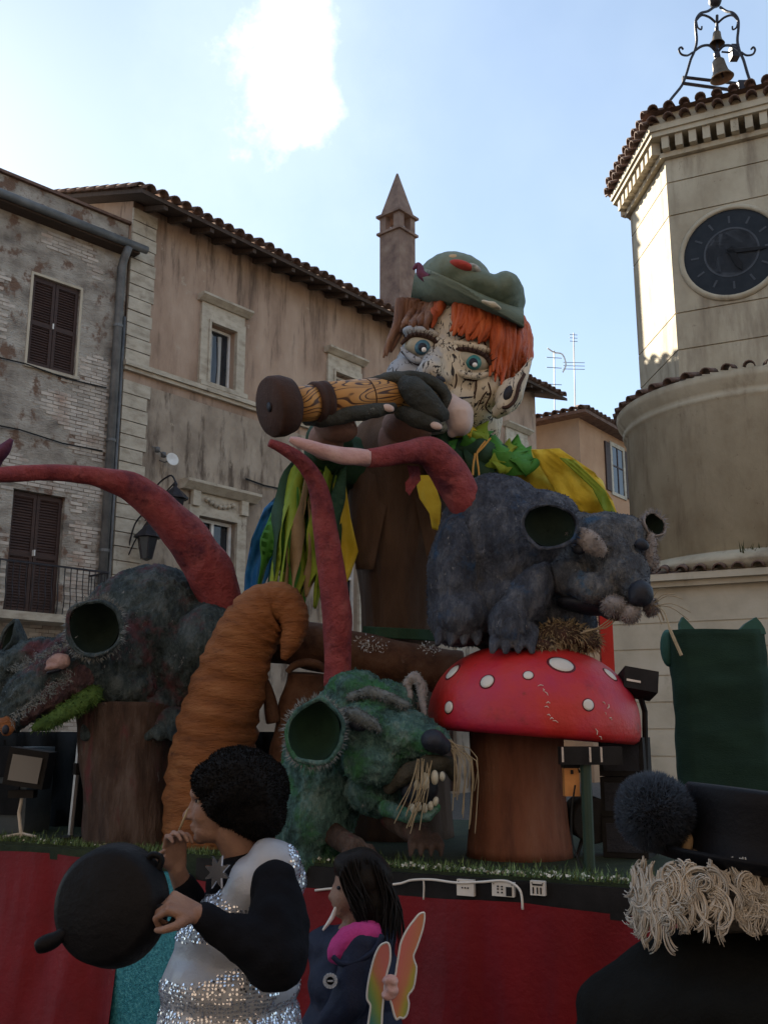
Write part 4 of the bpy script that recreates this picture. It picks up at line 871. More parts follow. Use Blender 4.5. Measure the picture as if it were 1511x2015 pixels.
# ---- the big rat on the left
def rat_left():
    o = empty('rat_figure', P(300, 1440, 8.25), 0, 'teal grey giant rat figure with round cup ear and pink closed eye', 'rat figure', 'giant rat figures on the float')
    b = Blob()
    b.px(300, 1250, 8.35, 140, 138, .62, roll=12).px(390, 1300, 8.3, 105, 112, .55).px(420, 1240, 8.1, 62, 62, .3, roll=20)
    b.px(290, 1390, 8.2, 120, 55, .45); body = b.build('body', M_ratl, o, .026, 4, .02, 6, .026, 26); fur(body, 3000, .016, .0035, M_ratl, body, 14); b = Blob(); b.px(405, 1265, 7.95, 70, 78, .26, roll=25); q = b.build('haunch', M_ratl, o, .022, 4, .02, 7, .012, 22); b = Blob()
    b.px(235, 1290, 8.0, 92, 100, .40).px(180, 1310, 7.9, 90, 85, .40, roll=-30).px(120, 1330, 7.75, 85, 62, .33, roll=-38).px(60, 1370, 7.6, 62, 48, .26, roll=-42).px(25, 1410, 7.5, 34, 30, .17, roll=-45)
    b.px(60, 1300, 7.85, 70, 36, .3, roll=-30).px(15, 1340, 7.8, 50, 60, .22, roll=-10)
    b.px(240, 1355, 7.85, 70, 52, .25)
    hd = b.build('head', M_ratl, o, .022, 3, .016, 7, .026, 28)
    fur(hd, 3000, .018, .0035, M_ratl, hd, 4)
    k = Blob(); k.pxchain([(182, 1368, 7.57, 20), (140, 1395, 7.48, 18), (100, 1420, 7.42, 15), (72, 1432, 7.4, 9)]); q = k.build('lower_jaw', M_jaw, o, .014, 3, .012, 16)
    fur(q, 700, .03, .004, M_jaw, q, 2)
    k = Blob(); k.px(150, 1338, 7.60, 46, 32, .14, roll=-35).px(105, 1368, 7.52, 46, 26, .12, roll=-38).px(60, 1402, 7.47, 30, 17, .09, roll=-40); k.build('cheek', M_pinkf, o, .016, 4, .016, 10, .016, 28)
    k = Blob(); k.px(115, 1303, 7.42, 24, 17, .06, roll=-15); k.px(108, 1312, 7.41, 20, 8, .06, roll=-15); q = k.build('eyelid', M_fuzzp, o, .01, 2, .008, 24)
    k = Blob(); k.px(107, 1321, 7.40, 16, 4, .04, roll=-15); k.build('eye', M_nose, o, .008, 1)
    k = Blob(); k.px(14, 1428, 7.36, 16, 20, .06, roll=-20); q = k.build('nose', M_horn, o, .01, 2, .012, 22)
    k = Blob(); k.px(12, 1436, 7.31, 7, 10, .03); k.build('nostril', M_nose, o, .008, 1)
    s = M(185, 1235, 7.7)
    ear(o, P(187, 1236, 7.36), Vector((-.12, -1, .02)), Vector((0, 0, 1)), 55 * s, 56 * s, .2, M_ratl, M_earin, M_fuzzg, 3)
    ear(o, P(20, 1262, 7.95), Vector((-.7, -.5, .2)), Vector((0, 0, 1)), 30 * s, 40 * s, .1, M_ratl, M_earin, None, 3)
    # ragged pale bristles along the snout ridge
    rnd = random.Random(5); mb = MB()
    for i in range(700):
        t = rnd.random(); px = 140 - 120 * t + rnd.gauss(0, 5); py = 1262 + 60 * t + rnd.gauss(0, 4) if rnd.random() < .35 else 1325 + 95 * t + rnd.gauss(0, 6)
        c = P(px, py, 7.42 - .1 * t); d = noise.random_unit_vector() * .03; w = d.orthogonal().normalized() * .004; mb.add([c - w, c + w, c + d], [(0, 1, 2)])
    tag(mb.build('bristles', M_fuzzg, o), kind='stuff')
    # tail
    pxtube('tail', [(445, 1210, 8.1, 42), (420, 1140, 8.0, 46), (385, 1080, 7.9, 44), (325, 1010, 7.75, 37), (262, 960, 7.6, 30), (200, 940, 7.45, 20), (150, 933, 7.35, 18), (80, 930, 7.2, 16), (0, 934, 7.05, 15), (-60, 940, 6.9, 13)], M_tail, o, 6, 16, .14, 9)
    for cx in (210, 330):
        k = Blob()
        for i in range(4): k.pxchain([(cx - 36 + i * 24, 1425, 7.75, 14), (cx - 40 + i * 26, 1448, 7.68, 12)])
        k.px(cx, 1415, 7.85, 52, 26, .14); k.build('paw', M_ratl, o, .016, 3)
M_fuzzp = mat('pink_eyelid', [(.30, .19, .18), (.45, .31, .29)], 12, .9, .6, 40)
rat_left()
# ---- the green rat at the float's front
M_liph = mat('dark_lip_fur', [(.03, .03, .024), (.07, .065, .05)], 8, .85, .8, 22)
def rat_green():
    base = P(680, 1690, 6.95); base.z = ZD
    o = empty('rat_figure', base, 0, 'sea green giant rat figure baring its teeth below the toadstool', 'rat figure', 'giant rat figures on the float')
    b = Blob()
    b.px(640, 1520, 7.1, 85, 110, .42, roll=-10).px(620, 1600, 7.1, 80, 110, .42).px(600, 1690, 7.1, 70, 60, .4)
    body = b.build('body', M_ratg, o, .022, 4, .018, 8, .022, 30); fur(body, 3000, .018, .0035, M_ratg, body, 17); b = Blob()
    b.px(690, 1430, 6.95, 92, 84, .32).px(745, 1440, 6.8, 95, 75, .30, roll=12).px(800, 1448, 6.66, 68, 50, .23, roll=10).px(845, 1458, 6.54, 42, 33, .15, roll=10)
    b.px(735, 1500, 6.62, 62, 48, .16).px(700, 1360, 6.95, 60, 40, .28).px(760, 1375, 6.85, 66, 36, .24, roll=12)
    b.px(730, 1560, 6.85, 66, 42, .22, roll=20)
    hd = b.build('head', M_ratg, o, .018, 3, .012, 9, .02, 32)
    fur(hd, 3500, .018, .0035, M_ratg, hd, 7)
    # mouth: dark hollow, lips, teeth
    k = Blob(); k.px(825, 1552, 6.62, 38, 34, .12); k.build('mouth', M_nose, o, .014, 3)
    k = Blob(); k.pxchain([(765, 1550, 6.62, 14), (805, 1520, 6.52, 18), (845, 1502, 6.47, 18), (880, 1500, 6.52, 15), (892, 1530, 6.58, 9)]); q = k.build('upper_lip', M_liph, o, .014, 3, .012, 16)
    k = Blob(); k.pxchain([(760, 1590, 6.62, 17), (800, 1605, 6.52, 15), (838, 1605, 6.45, 13), (858, 1590, 6.46, 10)]); k.build('lower_jaw', M_ratg, o, .012, 3, .006, 20)
    for a, c, w, h in ((836, 1537, 9, 17), (855, 1530, 8, 15), (820, 1545, 6, 10), (870, 1528, 6, 10)):
        k = Blob(); k.px(a, c, 6.40, w, h, .03); k.build('tooth', M_tooth, o, .006, 2)
    for i, (a, c) in enumerate(((812, 1591), (824, 1587), (836, 1590), (847, 1586), (857, 1577))):
        k = Blob(); k.px(a, c, 6.42, 6, 10, .025, roll=-8 + 5 * i); k.build('tooth', M_tooth, o, .006, 2)
    k = Blob(); k.px(853, 1458, 6.40, 26, 23, .09, roll=15).px(870, 1468, 6.42, 18, 18, .07); k.build('nose', M_nose, o, .012, 3)
    k = Blob(); k.pxchain([(668, 1402, 6.56, 9), (700, 1408, 6.49, 16), (735, 1426, 6.46, 12), (745, 1436, 6.46, 6)]); q = k.build('brow', M_fuzzd, o, .01, 2, .008, 20); fur(q, 700, .018, .003, M_fuzzd, q, 3)
    k = Blob(); k.px(704, 1426, 6.50, 20, 13, .05, roll=16); k.build('eye', M_nose, o, .01, 2)
    k = Blob(); k.pxchain([(690, 1372, 6.68, 9), (725, 1360, 6.62, 11), (765, 1372, 6.58, 10), (800, 1388, 6.56, 8)]); q = k.build('brow_ridge', M_fuzzd, o, .01, 2, .008, 20); fur(q, 700, .018, .003, M_fuzzd, q, 4)
    k = Blob(); k.pxchain([(800, 1345, 6.75, 9), (815, 1332, 6.75, 11), (828, 1345, 6.72, 10), (830, 1375, 6.68, 8), (835, 1405, 6.62, 5)]).pxchain([(804, 1350, 6.75, 6), (806, 1372, 6.7, 7)]); q = k.build('brow', M_fuzz, o, .01, 2, .006, 20); fur(q, 600, .016, .003, M_fuzzg, q, 5)
    s = M(620, 1440, 6.6)
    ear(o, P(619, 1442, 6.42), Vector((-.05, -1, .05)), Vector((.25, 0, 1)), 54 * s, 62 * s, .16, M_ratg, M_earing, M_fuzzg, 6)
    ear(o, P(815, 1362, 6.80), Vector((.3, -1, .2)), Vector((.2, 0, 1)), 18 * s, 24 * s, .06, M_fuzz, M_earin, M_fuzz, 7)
    # straw whiskers
    rnd = random.Random(12)
    for i in range(13):
        x0 = rnd.uniform(820, 850); x1 = x0 - rnd.uniform(5, 50); y1 = rnd.uniform(1590, 1650)
        MB().tube(spline([P(x0, 1497 + rnd.uniform(-5, 8), 6.40), P((x0 + x1) / 2 + 6, (1497 + y1) / 2, 6.34), P(x1, y1, 6.36)], 3), .003, 4).build('whisker', M_straw, o)
    for i in range(14):
        x0 = rnd.uniform(872, 890); x1 = rnd.uniform(885, 935); y1 = rnd.uniform(1540, 1640)
        MB().tube(spline([P(x0, 1462 + rnd.uniform(-8, 10), 6.45), P(x1 + 4, 1500 + rnd.uniform(-10, 10), 6.42), P(x1, y1, 6.45)], 3), .003, 4).build('whisker', M_straw, o)
    for cx, cy in ((830, 1668), (700, 1690)):
        k = Blob()
        for i in range(4): k.pxchain([(cx - 20 + i * 16, cy - 22, 6.62, 9), (cx - 20 + i * 19, cy - 4, 6.56, 9), (cx - 22 + i * 20, cy + 14, 6.54, 5)])
        k.pxchain([(cx - 60, cy - 60, 6.85, 24), (cx - 25, cy - 35, 6.7, 22), (cx, cy - 22, 6.64, 22)]); k.build('paw', M_stump, o, .012, 3)
    pxtube('tail', [(664, 1350, 7.15, 26), (664, 1290, 7.15, 27), (662, 1200, 7.1, 29), (652, 1120, 7.05, 27), (640, 1040, 7.0, 24), (628, 970, 6.95, 20), (615, 935, 6.9, 17), (590, 905, 6.82, 14), (560, 885, 6.75, 12), (530, 871, 6.7, 8)], M_tail, o, 6, 16, .10, 13)
rat_green()
# ---- orange horn, logs, trunk
def horn():
    base = P(405, 1690, 7.6); base.z = ZD
    o = empty('curled_horn', base, 0, 'huge ribbed orange horn curling over at its tip', 'horn')
    pts = [(402, 1720, 7.75, 82), (405, 1660, 7.72, 82), (408, 1560, 7.68, 84), (425, 1450, 7.6, 82), (450, 1350, 7.55, 72), (478, 1270, 7.5, 66), (512, 1212, 7.45, 58), (548, 1188, 7.42, 44), (574, 1206, 7.38, 34), (580, 1236, 7.36, 26), (570, 1268, 7.35, 20), (558, 1298, 7.34, 6)]
    c, r = pxpath(pts, 9); rnd = random.Random(3); ph = [rnd.uniform(.97, 1.03) for _ in c]
    def ridge(i, a):
        g = ph[i] if (i * 7) % 11 > 2 else .955 + .03 * math.cos(a + i); return g * (1 + .07 * noise.noise(Vector((i * .35, math.cos(a) * 1.5, math.sin(a) * 1.5))) + .03 * noise.noise(Vector((i * 1.9, math.cos(a) * 2, math.sin(a) * 2))))
    MB().tube(c, r, 28, True, ridge).build('horn_shell', M_horn, o, True)
horn()
def props():
    o = pxtube('log', [(520, 1258, 7.95, 42), (620, 1272, 7.9, 46), (720, 1292, 7.88, 46), (820, 1312, 7.85, 45), (900, 1325, 7.9, 44)], M_bark, None, 8, 20, .12, 4); tag(o, 'thick brown log lying across behind the rat tails', 'log')
    rnd = random.Random(3); mb = MB()
    for i in range(150):
        cx, cy = ((720, 1262), (845, 1275), (735, 1275))[i % 3]; c = P(cx + rnd.gauss(0, 14), cy + rnd.gauss(0, 6), 7.62 + rnd.uniform(0, .02)); u = noise.random_unit_vector() * .012; w = u.orthogonal().normalized() * .006; mb.add([c - u, c + w, c + u, c - w], [(0, 1, 2, 3)])
    tag(mb.build('tinsel_flakes', M_tinsel, o), kind='stuff')
    b = P(600, 1690, 7.75); b.z = ZD
    s = empty('tree_stump', b, 0, 'brown stump with a swollen rim behind the green rat', 'stump')
    pxtube('trunk', [(585, 1700, 7.75, 60), (580, 1560, 7.75, 55), (585, 1450, 7.75, 48), (600, 1370, 7.72, 40), (604, 1325, 7.7, 37)], M_bark, s, 6, 18, .2, 6)
    pxtube('rim', [(566, 1322, 7.52, 6), (580, 1309, 7.5, 8), (604, 1303, 7.5, 8), (628, 1308, 7.5, 8), (640, 1320, 7.52, 6)], M_bark, s, 5, 8, .3, 2)
    pxtube('branch', [(540, 1420, 7.7, 16), (528, 1365, 7.65, 12), (520, 1340, 7.6, 9), (505, 1325, 7.6, 7)], M_bark, s, 5, 8, .2, 2)
    b = P(250, 1660, 7.95); b.z = ZD
    t = empty('mottled_trunk', b, 0, 'mottled brown and pink tree trunk carrying the teal rat', 'trunk')
    c, r = pxpath([(255, 1690, 7.9, 92), (255, 1640, 7.9, 88), (252, 1560, 7.9, 84), (250, 1480, 7.95, 90), (255, 1400, 8.0, 105)], 6)
    MB().tube(c, r, 40, True, lambda i, a: 1 + .10 * noise.noise(Vector((math.cos(a) * 2.6, math.sin(a) * 2.6, i * .09))) + .05 * noise.noise(Vector((math.cos(a) * 7, math.sin(a) * 7, i * .2)))).build('bark', M_stump, t, True)
    # red pole behind the toadstool
    e = P(1195, 1320, 7.9); q = MB().box(-.05, .05, -.03, .03, ZD, P(1195, 1195, 7.9).z, Matrix.Translation((e.x, e.y, 0))).build('red_pole', mat('bright_red_paint', [(.55, .02, .015), (.62, .03, .02)], 4, .5, .1, 30)); tag(q, 'bright red square pole behind the blue rat', 'pole')
def tail_tip():
    b = P(-70, 1660, 8.2); b.z = ZD
    o = empty('upright_tail', b, 0, 'plum coloured pointed tail tip rising at the far end of the float', 'tail')
    pxtube('tail', [(-70, 1690, 8.2, 34), (-75, 1400, 8.1, 36), (-80, 1100, 8.0, 32), (-50, 960, 7.9, 26), (-15, 905, 7.85, 20), (8, 886, 7.8, 14), (24, 864, 7.78, 4)], mat('plum_papier_mache', [(.07, .02, .05), (.12, .035, .07)], 5, .75, .7, 14), o, 6, 14, .15, 3)
tail_tip()
M_tinsel = mat('silver_tinsel', [(.5, .48, .44)], 9, .3, 0, metal=.3)
props()
# ================================================================== the flute playing elf
M_tunic = mat('brown_cloth', [(.06, .036, .024), (.11, .068, .046)], 3, .9, .35, 30, stretch=(2, 2, .6))
M_hatg = mat('bottle_green_papier_mache', [(.085, .12, .095), (.14, .185, .15), (.19, .235, .195)], 2.5, .75, .5, 9, fleck=((.2, .22, .18), 16, .68, .75, (1, 1, 1)))
M_hair = mat('orange_painted_hair', [(.20, .035, .012), (.42, .085, .025), (.52, .14, .05)], 7, .6, .5, 20, stretch=(1.6, 1.6, .35), island=.25)
M_hairb = mat('brown_painted_hair', [(.09, .04, .025), (.18, .085, .05), (.26, .15, .09)], 7, .6, .5, 20, stretch=(1.6, 1.6, .35), island=.25)
M_glove = mat('charcoal_glove_paint', [(.022, .026, .024), (.055, .06, .055)], 5, .75, .9, 12, bdist=.03, fleck=((.24, .24, .22), 9, .60, .68, (1, 1, 1)))
M_palm = mat('brown_palm_paint', [(.19, .095, .07), (.28, .16, .12)], 5, .75, .5, 18)
M_nail = mat('pale_nail', [(.46, .36, .34), (.55, .45, .42)], 5, .55, .2, 20)
M_blue = mat('bright_blue_cloth', [(.01, .10, .30), (.02, .18, .45)], 5, .6, .4, 12)
M_yel = mat('yellow_cloth', [(.40, .27, .012), (.55, .42, .03), (.60, .50, .06)], 3, .6, .3, 12)
M_gr1 = mat('leaf_green_cloth', [(.03, .14, .02), (.07, .27, .04)], 4, .6, .3, 14)
M_gr2 = mat('lime_cloth', [(.14, .24, .02), (.28, .37, .04)], 4, .6, .3, 14)
M_gr3 = mat('dark_green_cloth', [(.012, .04, .02), (.025, .075, .04)], 4, .7, .3, 14)
M_tan = mat('tan_cloth', [(.22, .15, .08), (.34, .25, .15)], 4, .7, .3, 14)
M_brownd = mat('dark_brown_paint', [(.035, .018, .014), (.06, .03, .022)], 6, .8, .4, 20)
def bark_face():
    """cream papier mache skin with black brush strokes running down it"""
    m = bpy.data.materials.new('bark_painted_skin'); m.use_nodes = True; nt = m.node_tree; b = nt.nodes['Principled BSDF']; N = nt.nodes.new; L = nt.links.new
    b.inputs['Roughness'].default_value = .7
    tc = N('ShaderNodeTexCoord'); mp = N('ShaderNodeMapping'); mp.inputs['Rotation'].default_value = (0, R(14), 0); mp.inputs['Scale'].default_value = (15, 15, 3.6); L(tc.outputs['Object'], mp.inputs[0])
    nz = N('ShaderNodeTexNoise'); nz.inputs['Scale'].default_value = 1.0; nz.inputs['Detail'].default_value = 3; nz.inputs['Distortion'].default_value = .7; L(mp.outputs[0], nz.inputs['Vector'])
    # thin contour lines of the noise, broken up by a second noise
    a = N('ShaderNodeMath'); a.operation = 'MULTIPLY'; a.inputs[1].default_value = 5.0; L(nz.outputs['Fac'], a.inputs[0])
    fr = N('ShaderNodeMath'); fr.operation = 'FRACT'; L(a.outputs[0], fr.inputs[0])
    sb = N('ShaderNodeMath'); sb.operation = 'SUBTRACT'; sb.inputs[1].default_value = .5; L(fr.outputs[0], sb.inputs[0])
    ab = N('ShaderNodeMath'); ab.operation = 'ABSOLUTE'; L(sb.outputs[0], ab.inputs[0])
    n2 = N('ShaderNodeTexNoise'); n2.inputs['Scale'].default_value = 13; n2.inputs['Detail'].default_value = 2; L(tc.outputs['Object'], n2.inputs['Vector'])
    th = N('ShaderNodeMapRange'); L(n2.outputs['Fac'], th.inputs['Value']); th.inputs['From Min'].default_value = .36; th.inputs['From Max'].default_value = .60; th.inputs['To Min'].default_value = -.03; th.inputs['To Max'].default_value = .14
    lt = N('ShaderNodeMath'); lt.operation = 'SUBTRACT'; L(th.outputs[0], lt.inputs[0]); L(ab.outputs[0], lt.inputs[1])
    ed = N('ShaderNodeMapRange'); ed.interpolation_type = 'SMOOTHSTEP'; L(lt.outputs[0], ed.inputs['Value']); ed.inputs['From Min'].default_value = -.02; ed.inputs['From Max'].default_value = .03
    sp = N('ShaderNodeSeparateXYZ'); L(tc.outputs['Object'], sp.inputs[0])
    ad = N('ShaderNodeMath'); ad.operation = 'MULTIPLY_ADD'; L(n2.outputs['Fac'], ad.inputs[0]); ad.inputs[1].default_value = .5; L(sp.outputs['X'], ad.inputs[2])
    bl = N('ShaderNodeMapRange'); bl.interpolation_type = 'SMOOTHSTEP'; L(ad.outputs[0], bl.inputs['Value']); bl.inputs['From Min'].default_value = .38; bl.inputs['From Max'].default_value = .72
    base = N('ShaderNodeMix'); base.data_type = 'RGBA'; L(bl.outputs[0], base.inputs['Factor']); base.inputs['A'].default_value = (.30, .33, .38, 1); base.inputs['B'].default_value = (.54, .50, .41, 1)  # left side blue-grey: the shade on the face painted into the skin
    mx = N('ShaderNodeMix'); mx.data_type = 'RGBA'; L(ed.outputs[0], mx.inputs['Factor']); L(base.outputs['Result'], mx.inputs['A']); mx.inputs['B'].default_value = (.02, .018, .02, 1)
    L(mx.outputs['Result'], b.inputs['Base Color'])
    bp = N('ShaderNodeBump'); bp.invert = True; bp.inputs['Strength'].default_value = .6; bp.inputs['Distance'].default_value = .015; L(ed.outputs[0], bp.inputs['Height']); L(bp.outputs[0], b.inputs['Normal'])
    return m
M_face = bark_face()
def grain():
    m = bpy.data.materials.new('painted_wood_grain'); m.use_nodes = True; nt = m.node_tree; b = nt.nodes['Principled BSDF']; N = nt.nodes.new; L = nt.links.new
    b.inputs['Roughness'].default_value = .5
    tc = N('ShaderNodeTexCoord'); mp = N('ShaderNodeMapping'); mp.inputs['Scale'].default_value = (1, 1, .28); L(tc.outputs['Object'], mp.inputs[0])
    nz = N('ShaderNodeTexNoise'); nz.inputs['Scale'].default_value = 5.5; nz.inputs['Detail'].default_value = 1.5; nz.inputs['Distortion'].default_value = .6; L(mp.outputs[0], nz.inputs['Vector'])
    a = N('ShaderNodeMath'); a.operation = 'MULTIPLY'; a.inputs[1].default_value = 13; L(nz.outputs['Fac'], a.inputs[0])
    fr = N('ShaderNodeMath'); fr.operation = 'FRACT'; L(a.outputs[0], fr.inputs[0])
    rp = N('ShaderNodeValToRGB'); L(fr.outputs[0], rp.inputs[0]); e = rp.color_ramp.elements
    e[0].position = 0; e[0].color = (.42, .22, .07, 1); e[1].position = .62; e[1].color = (.50, .27, .08, 1); k = e.new(.72); k.color = (.05, .02, .012, 1); k = e.new(.9); k.color = (.06, .025, .014, 1); k = e.new(.97); k.color = (.42, .22, .07, 1)
    L(rp.outputs[0], b.inputs['Base Color']); bp = N('ShaderNodeBump'); bp.inputs['Strength'].default_value = .4; bp.inputs['Distance'].default_value = .008; L(rp.outputs[0], bp.inputs['Height']); L(bp.outputs[0], b.inputs['Normal'])
    return m
M_grain = grain()
def strip(pts, w, mt, parent, name='cloth_strip', th=.006, twist=0.3, seed=0, taper=.5, k=5):
    """ribbon with thickness along world points"""
    c = spline(pts, k); n = len(c); rnd = random.Random(seed); v = []; ph = rnd.uniform(0, 6)
    for i, p in enumerate(c):
        t = (c[min(i + 1, n - 1)] - c[max(i - 1, 0)]).normalized(); s = t.cross(Vector((0, 1, 0)));
        if s.length < .1: s = t.cross(Vector((1, 0, 0)))
        s.normalize(); s = Quaternion(t, twist * math.sin(i / n * 5 + ph)) @ s; nn = t.cross(s)
        q = i / (n - 1); ww = w * (1 if q < .6 else 1 - (q - .6) / .4 * (1 - taper)) * (1 + .15 * math.sin(i * 1.3 + ph)) * .5
        cup = nn * w * .05
        v += [p - s * ww, p + cup, p + s * ww, p + s * ww - nn * th, p + cup - nn * th, p - s * ww - nn * th]
    f = []
    for i in range(n - 1):
        for j in range(6): f.append((i * 6 + j, i * 6 + (j + 1) % 6, (i + 1) * 6 + (j + 1) % 6, (i + 1) * 6 + j))
    f += [(5, 4, 3, 2, 1, 0), tuple((n - 1) * 6 + j for j in range(6))]
    return MB().add(v, f).build(name, mt, parent, True)
def sheet(name, rows, Yf, mt, parent, th=.012, wr=.03, seed=1, n=14, mm=12):
    """billowing cloth patch: rows = [(left px,py),(right px,py)] top to bottom; Yf(u,v) gives distance"""
    v = []; m = len(rows) - 1
    for j in range(mm + 1):
        t = j / mm * m; a = min(int(t), m - 1); q = t - a
        l = Vector(rows[a][0]).lerp(Vector(rows[a + 1][0]), q); r_ = Vector(rows[a][1]).lerp(Vector(rows[a + 1][1]), q)
        for i in range(n + 1):
            u = i / n; p = l.lerp(r_, u); Y = Yf(u, j / mm) + wr * noise.noise(Vector((p.x * .03, p.y * .012, seed))) + wr * .5 * noise.noise(Vector((p.x * .09, p.y * .03, seed + 4)))
            v.append(P(p.x, p.y, Y))
    k = len(v); v2 = [q + Vector((0, th, 0)) for q in v]; W = n + 1; f = [(j * W + i, j * W + i + 1, (j + 1) * W + i + 1, (j + 1) * W + i) for j in range(mm) for i in range(n)]
    f2 = [tuple(reversed([x + k for x in q])) for q in f]; e = []
    for i in range(n): e += [(i, k + i, k + i + 1, i + 1), (mm * W + i, mm * W + i + 1, k + mm * W + i + 1, k + mm * W + i)]
    for j in range(mm): e += [(j * W, (j + 1) * W, k + (j + 1) * W, k + j * W), (j * W + n, k + j * W + n, k + (j + 1) * W + n, (j + 1) * W + n)]
    return MB().add(v + v2, f + f2 + e).build(name, mt, parent, True)
def elf():
    base = P(775, 1640, 8.3); base.z = ZD
    o = empty('elf_figure', base, 0, 'giant elf figure in green hat with orange hair playing a wooden flute', 'figure')
    # torso in a brown tunic: gathered cloth, widening upwards
    c, r = pxpath([(790, 1660, 8.3, 100), (785, 1400, 8.3, 82), (785, 1250, 8.3, 74), (782, 1130, 8.3, 78), (775, 1020, 8.3, 92), (780, 920, 8.3, 104), (800, 870, 8.3, 90), (830, 830, 8.3, 55)], 6)
    MB().tube(c, r, 64, True, lambda i, a: 1 + .07 * noise.noise(Vector((math.cos(a) * 4.5, math.sin(a) * 4.5, i * .08))) + .05 * noise.noise(Vector((math.cos(a) * 10, math.sin(a) * 10, i * .12)))).build('tunic', M_tunic, o, True)
    sheet('belt_sash', [((715, 1232), (865, 1240)), ((712, 1252), (870, 1262))], lambda u, v: 7.98 - .12 * math.sin(u * 3.14), M_gr3, o, .03)
    sheet('tunic_flap', [((700, 905), (765, 905)), ((690, 1000), (760, 1000)), ((700, 1120), (735, 1120))], lambda u, v: 7.95 - .06 * u, M_tunic, o, .015, .05, 3)
    sheet('tunic_flap', [((800, 905), (860, 905)), ((820, 1000), (870, 1020)), ((840, 1100), (868, 1120))], lambda u, v: 7.95 - .05 * u, M_tunic, o, .015, .05, 7)
    # head
    b = Blob()
    b.px(912, 705, 8.15, 125, 112, .60, roll=10).px(880, 745, 7.98, 108, 95, .48, roll=12).px(900, 800, 7.98, 80, 62, .40, roll=10)
    b.px(805, 745, 7.80, 48, 42, .22, roll=15).px(948, 765, 7.78, 45, 52, .22).px(868, 812, 7.72, 46, 34, .18).px(842, 838, 7.72, 40, 20, .14, roll=8)
    b.pxchain([(868, 668, 7.72, 24), (858, 700, 7.62, 22), (848, 728, 7.48, 25)]).px(832, 735, 7.55, 17, 13, .08).px(868, 742, 7.55, 19, 13, .08)
    b.px(830, 652, 7.72, 40, 16, .14, roll=24).px(925, 672, 7.70, 46, 15, .14, roll=10)
    b.pxchain([(880, 778, 7.56, 9), (905, 774, 7.58, 10), (930, 776, 7.62, 7)]).pxchain([(880, 794, 7.56, 9), (905, 792, 7.58, 10), (926, 786, 7.62, 7)])
    b.pxchain([(920, 830, 8.1, 70), (905, 880, 8.2, 70), (880, 930, 8.3, 80)])
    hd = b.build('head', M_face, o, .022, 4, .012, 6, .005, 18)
    for a, c_ in ((838, 742), (864, 748)):
        k = Blob(); k.px(a, c_, 7.44, 13, 8, .05, roll=12); k.build('nostril', M_nose, hd, .01, 2)
    k = Blob(); k.pxchain([(872, 781, 7.50, 2.5), (900, 784, 7.49, 3), (930, 781, 7.56, 2)]); k.build('mouth_line', M_nose, hd, .008, 1)
    # eyes
    m_eye = mat('eye_white', [(.34, .33, .27), (.42, .41, .35)], 4, .35, 0); m_ir = mat('teal_iris', [(.02, .12, .14), (.06, .26, .26)], 12, .3, 0); m_ib = mat('blue_iris', [(.03, .10, .16), (.08, .2, .28)], 12, .3, 0); m_hi = mat('eye_glint', [(.8, .8, .78)], 4, .3, 0)
    for ex, ey, Y, rx, rz, roll, ir, ix, iy in ((829, 682, 7.64, 35, 26, 12, m_ib, 831, 683), (924, 711, 7.62, 43, 26, 12, m_ir, 931, 713)):
        k = Blob(); k.px(ex, ey, Y, rx, rz, .12, roll=roll); ew = k.build('eyeball', m_eye, hd, .012, 2)
        k = Blob(); k.px(ix, iy, Y - .075, 17, 16.5, .06); i2 = k.build('iris', ir, hd, .009, 2)
        k = Blob(); k.px(ix, iy, Y - .125, 9, 9, .03); k.build('pupil', M_nose, hd, .006, 1)
        k = Blob(); k.px(ix + 3, iy + 5, Y - .15, 5, 5, .02); k.build('glint', m_hi, hd, .005, 1)
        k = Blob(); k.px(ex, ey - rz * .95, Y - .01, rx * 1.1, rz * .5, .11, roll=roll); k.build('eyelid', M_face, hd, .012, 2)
        cs, sn = math.cos(R(roll)), math.sin(R(roll))
        def rp(x, y): return (ex + x * cs - y * sn, ey + x * sn + y * cs)
        up = [rp(-rx * 1.15, 4), rp(-rx * .7, -rz * .6), rp(0, -rz * .82), rp(rx * .7, -rz * .55), rp(rx * 1.15, 8)]
        lo = [rp(-rx * 1.1, 7), rp(-rx * .5, rz * .8), rp(0, rz * .98), rp(rx * .6, rz * .8), rp(rx * 1.2, 8)]
        pxtube('upper_lid', [(x, y, Y - .11 + .06 * abs(i - 2) / 2, 6 if 0 < i < 4 else 3) for i, (x, y) in enumerate(up)], M_brownd, hd, 5, 8, .1)
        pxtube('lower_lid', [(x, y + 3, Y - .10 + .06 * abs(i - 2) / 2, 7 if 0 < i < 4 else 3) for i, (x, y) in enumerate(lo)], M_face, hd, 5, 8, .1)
        pxtube('lid_crease', [(x, y + 11, Y - .07 + .06 * abs(i - 2) / 2, 2) for i, (x, y) in enumerate(lo)], M_brownd, hd, 5, 6, .1)
        for i in range(11):
            t = -1 + i * .2; a = rp(rx * t * .95, -rz * (.82 - .5 * t * t)); e = rp(rx * t * 1.2, -rz * (1.25 - .5 * t * t))
            MB().tube([P(a[0], a[1], Y - .12 + .05 * t * t), P((a[0] + e[0]) / 2, (a[1] + e[1]) / 2, Y - .17 + .05 * t * t), P(e[0], e[1], Y - .16)], [.006, .005, .002], 4).build('eyelash', M_brownd, hd)
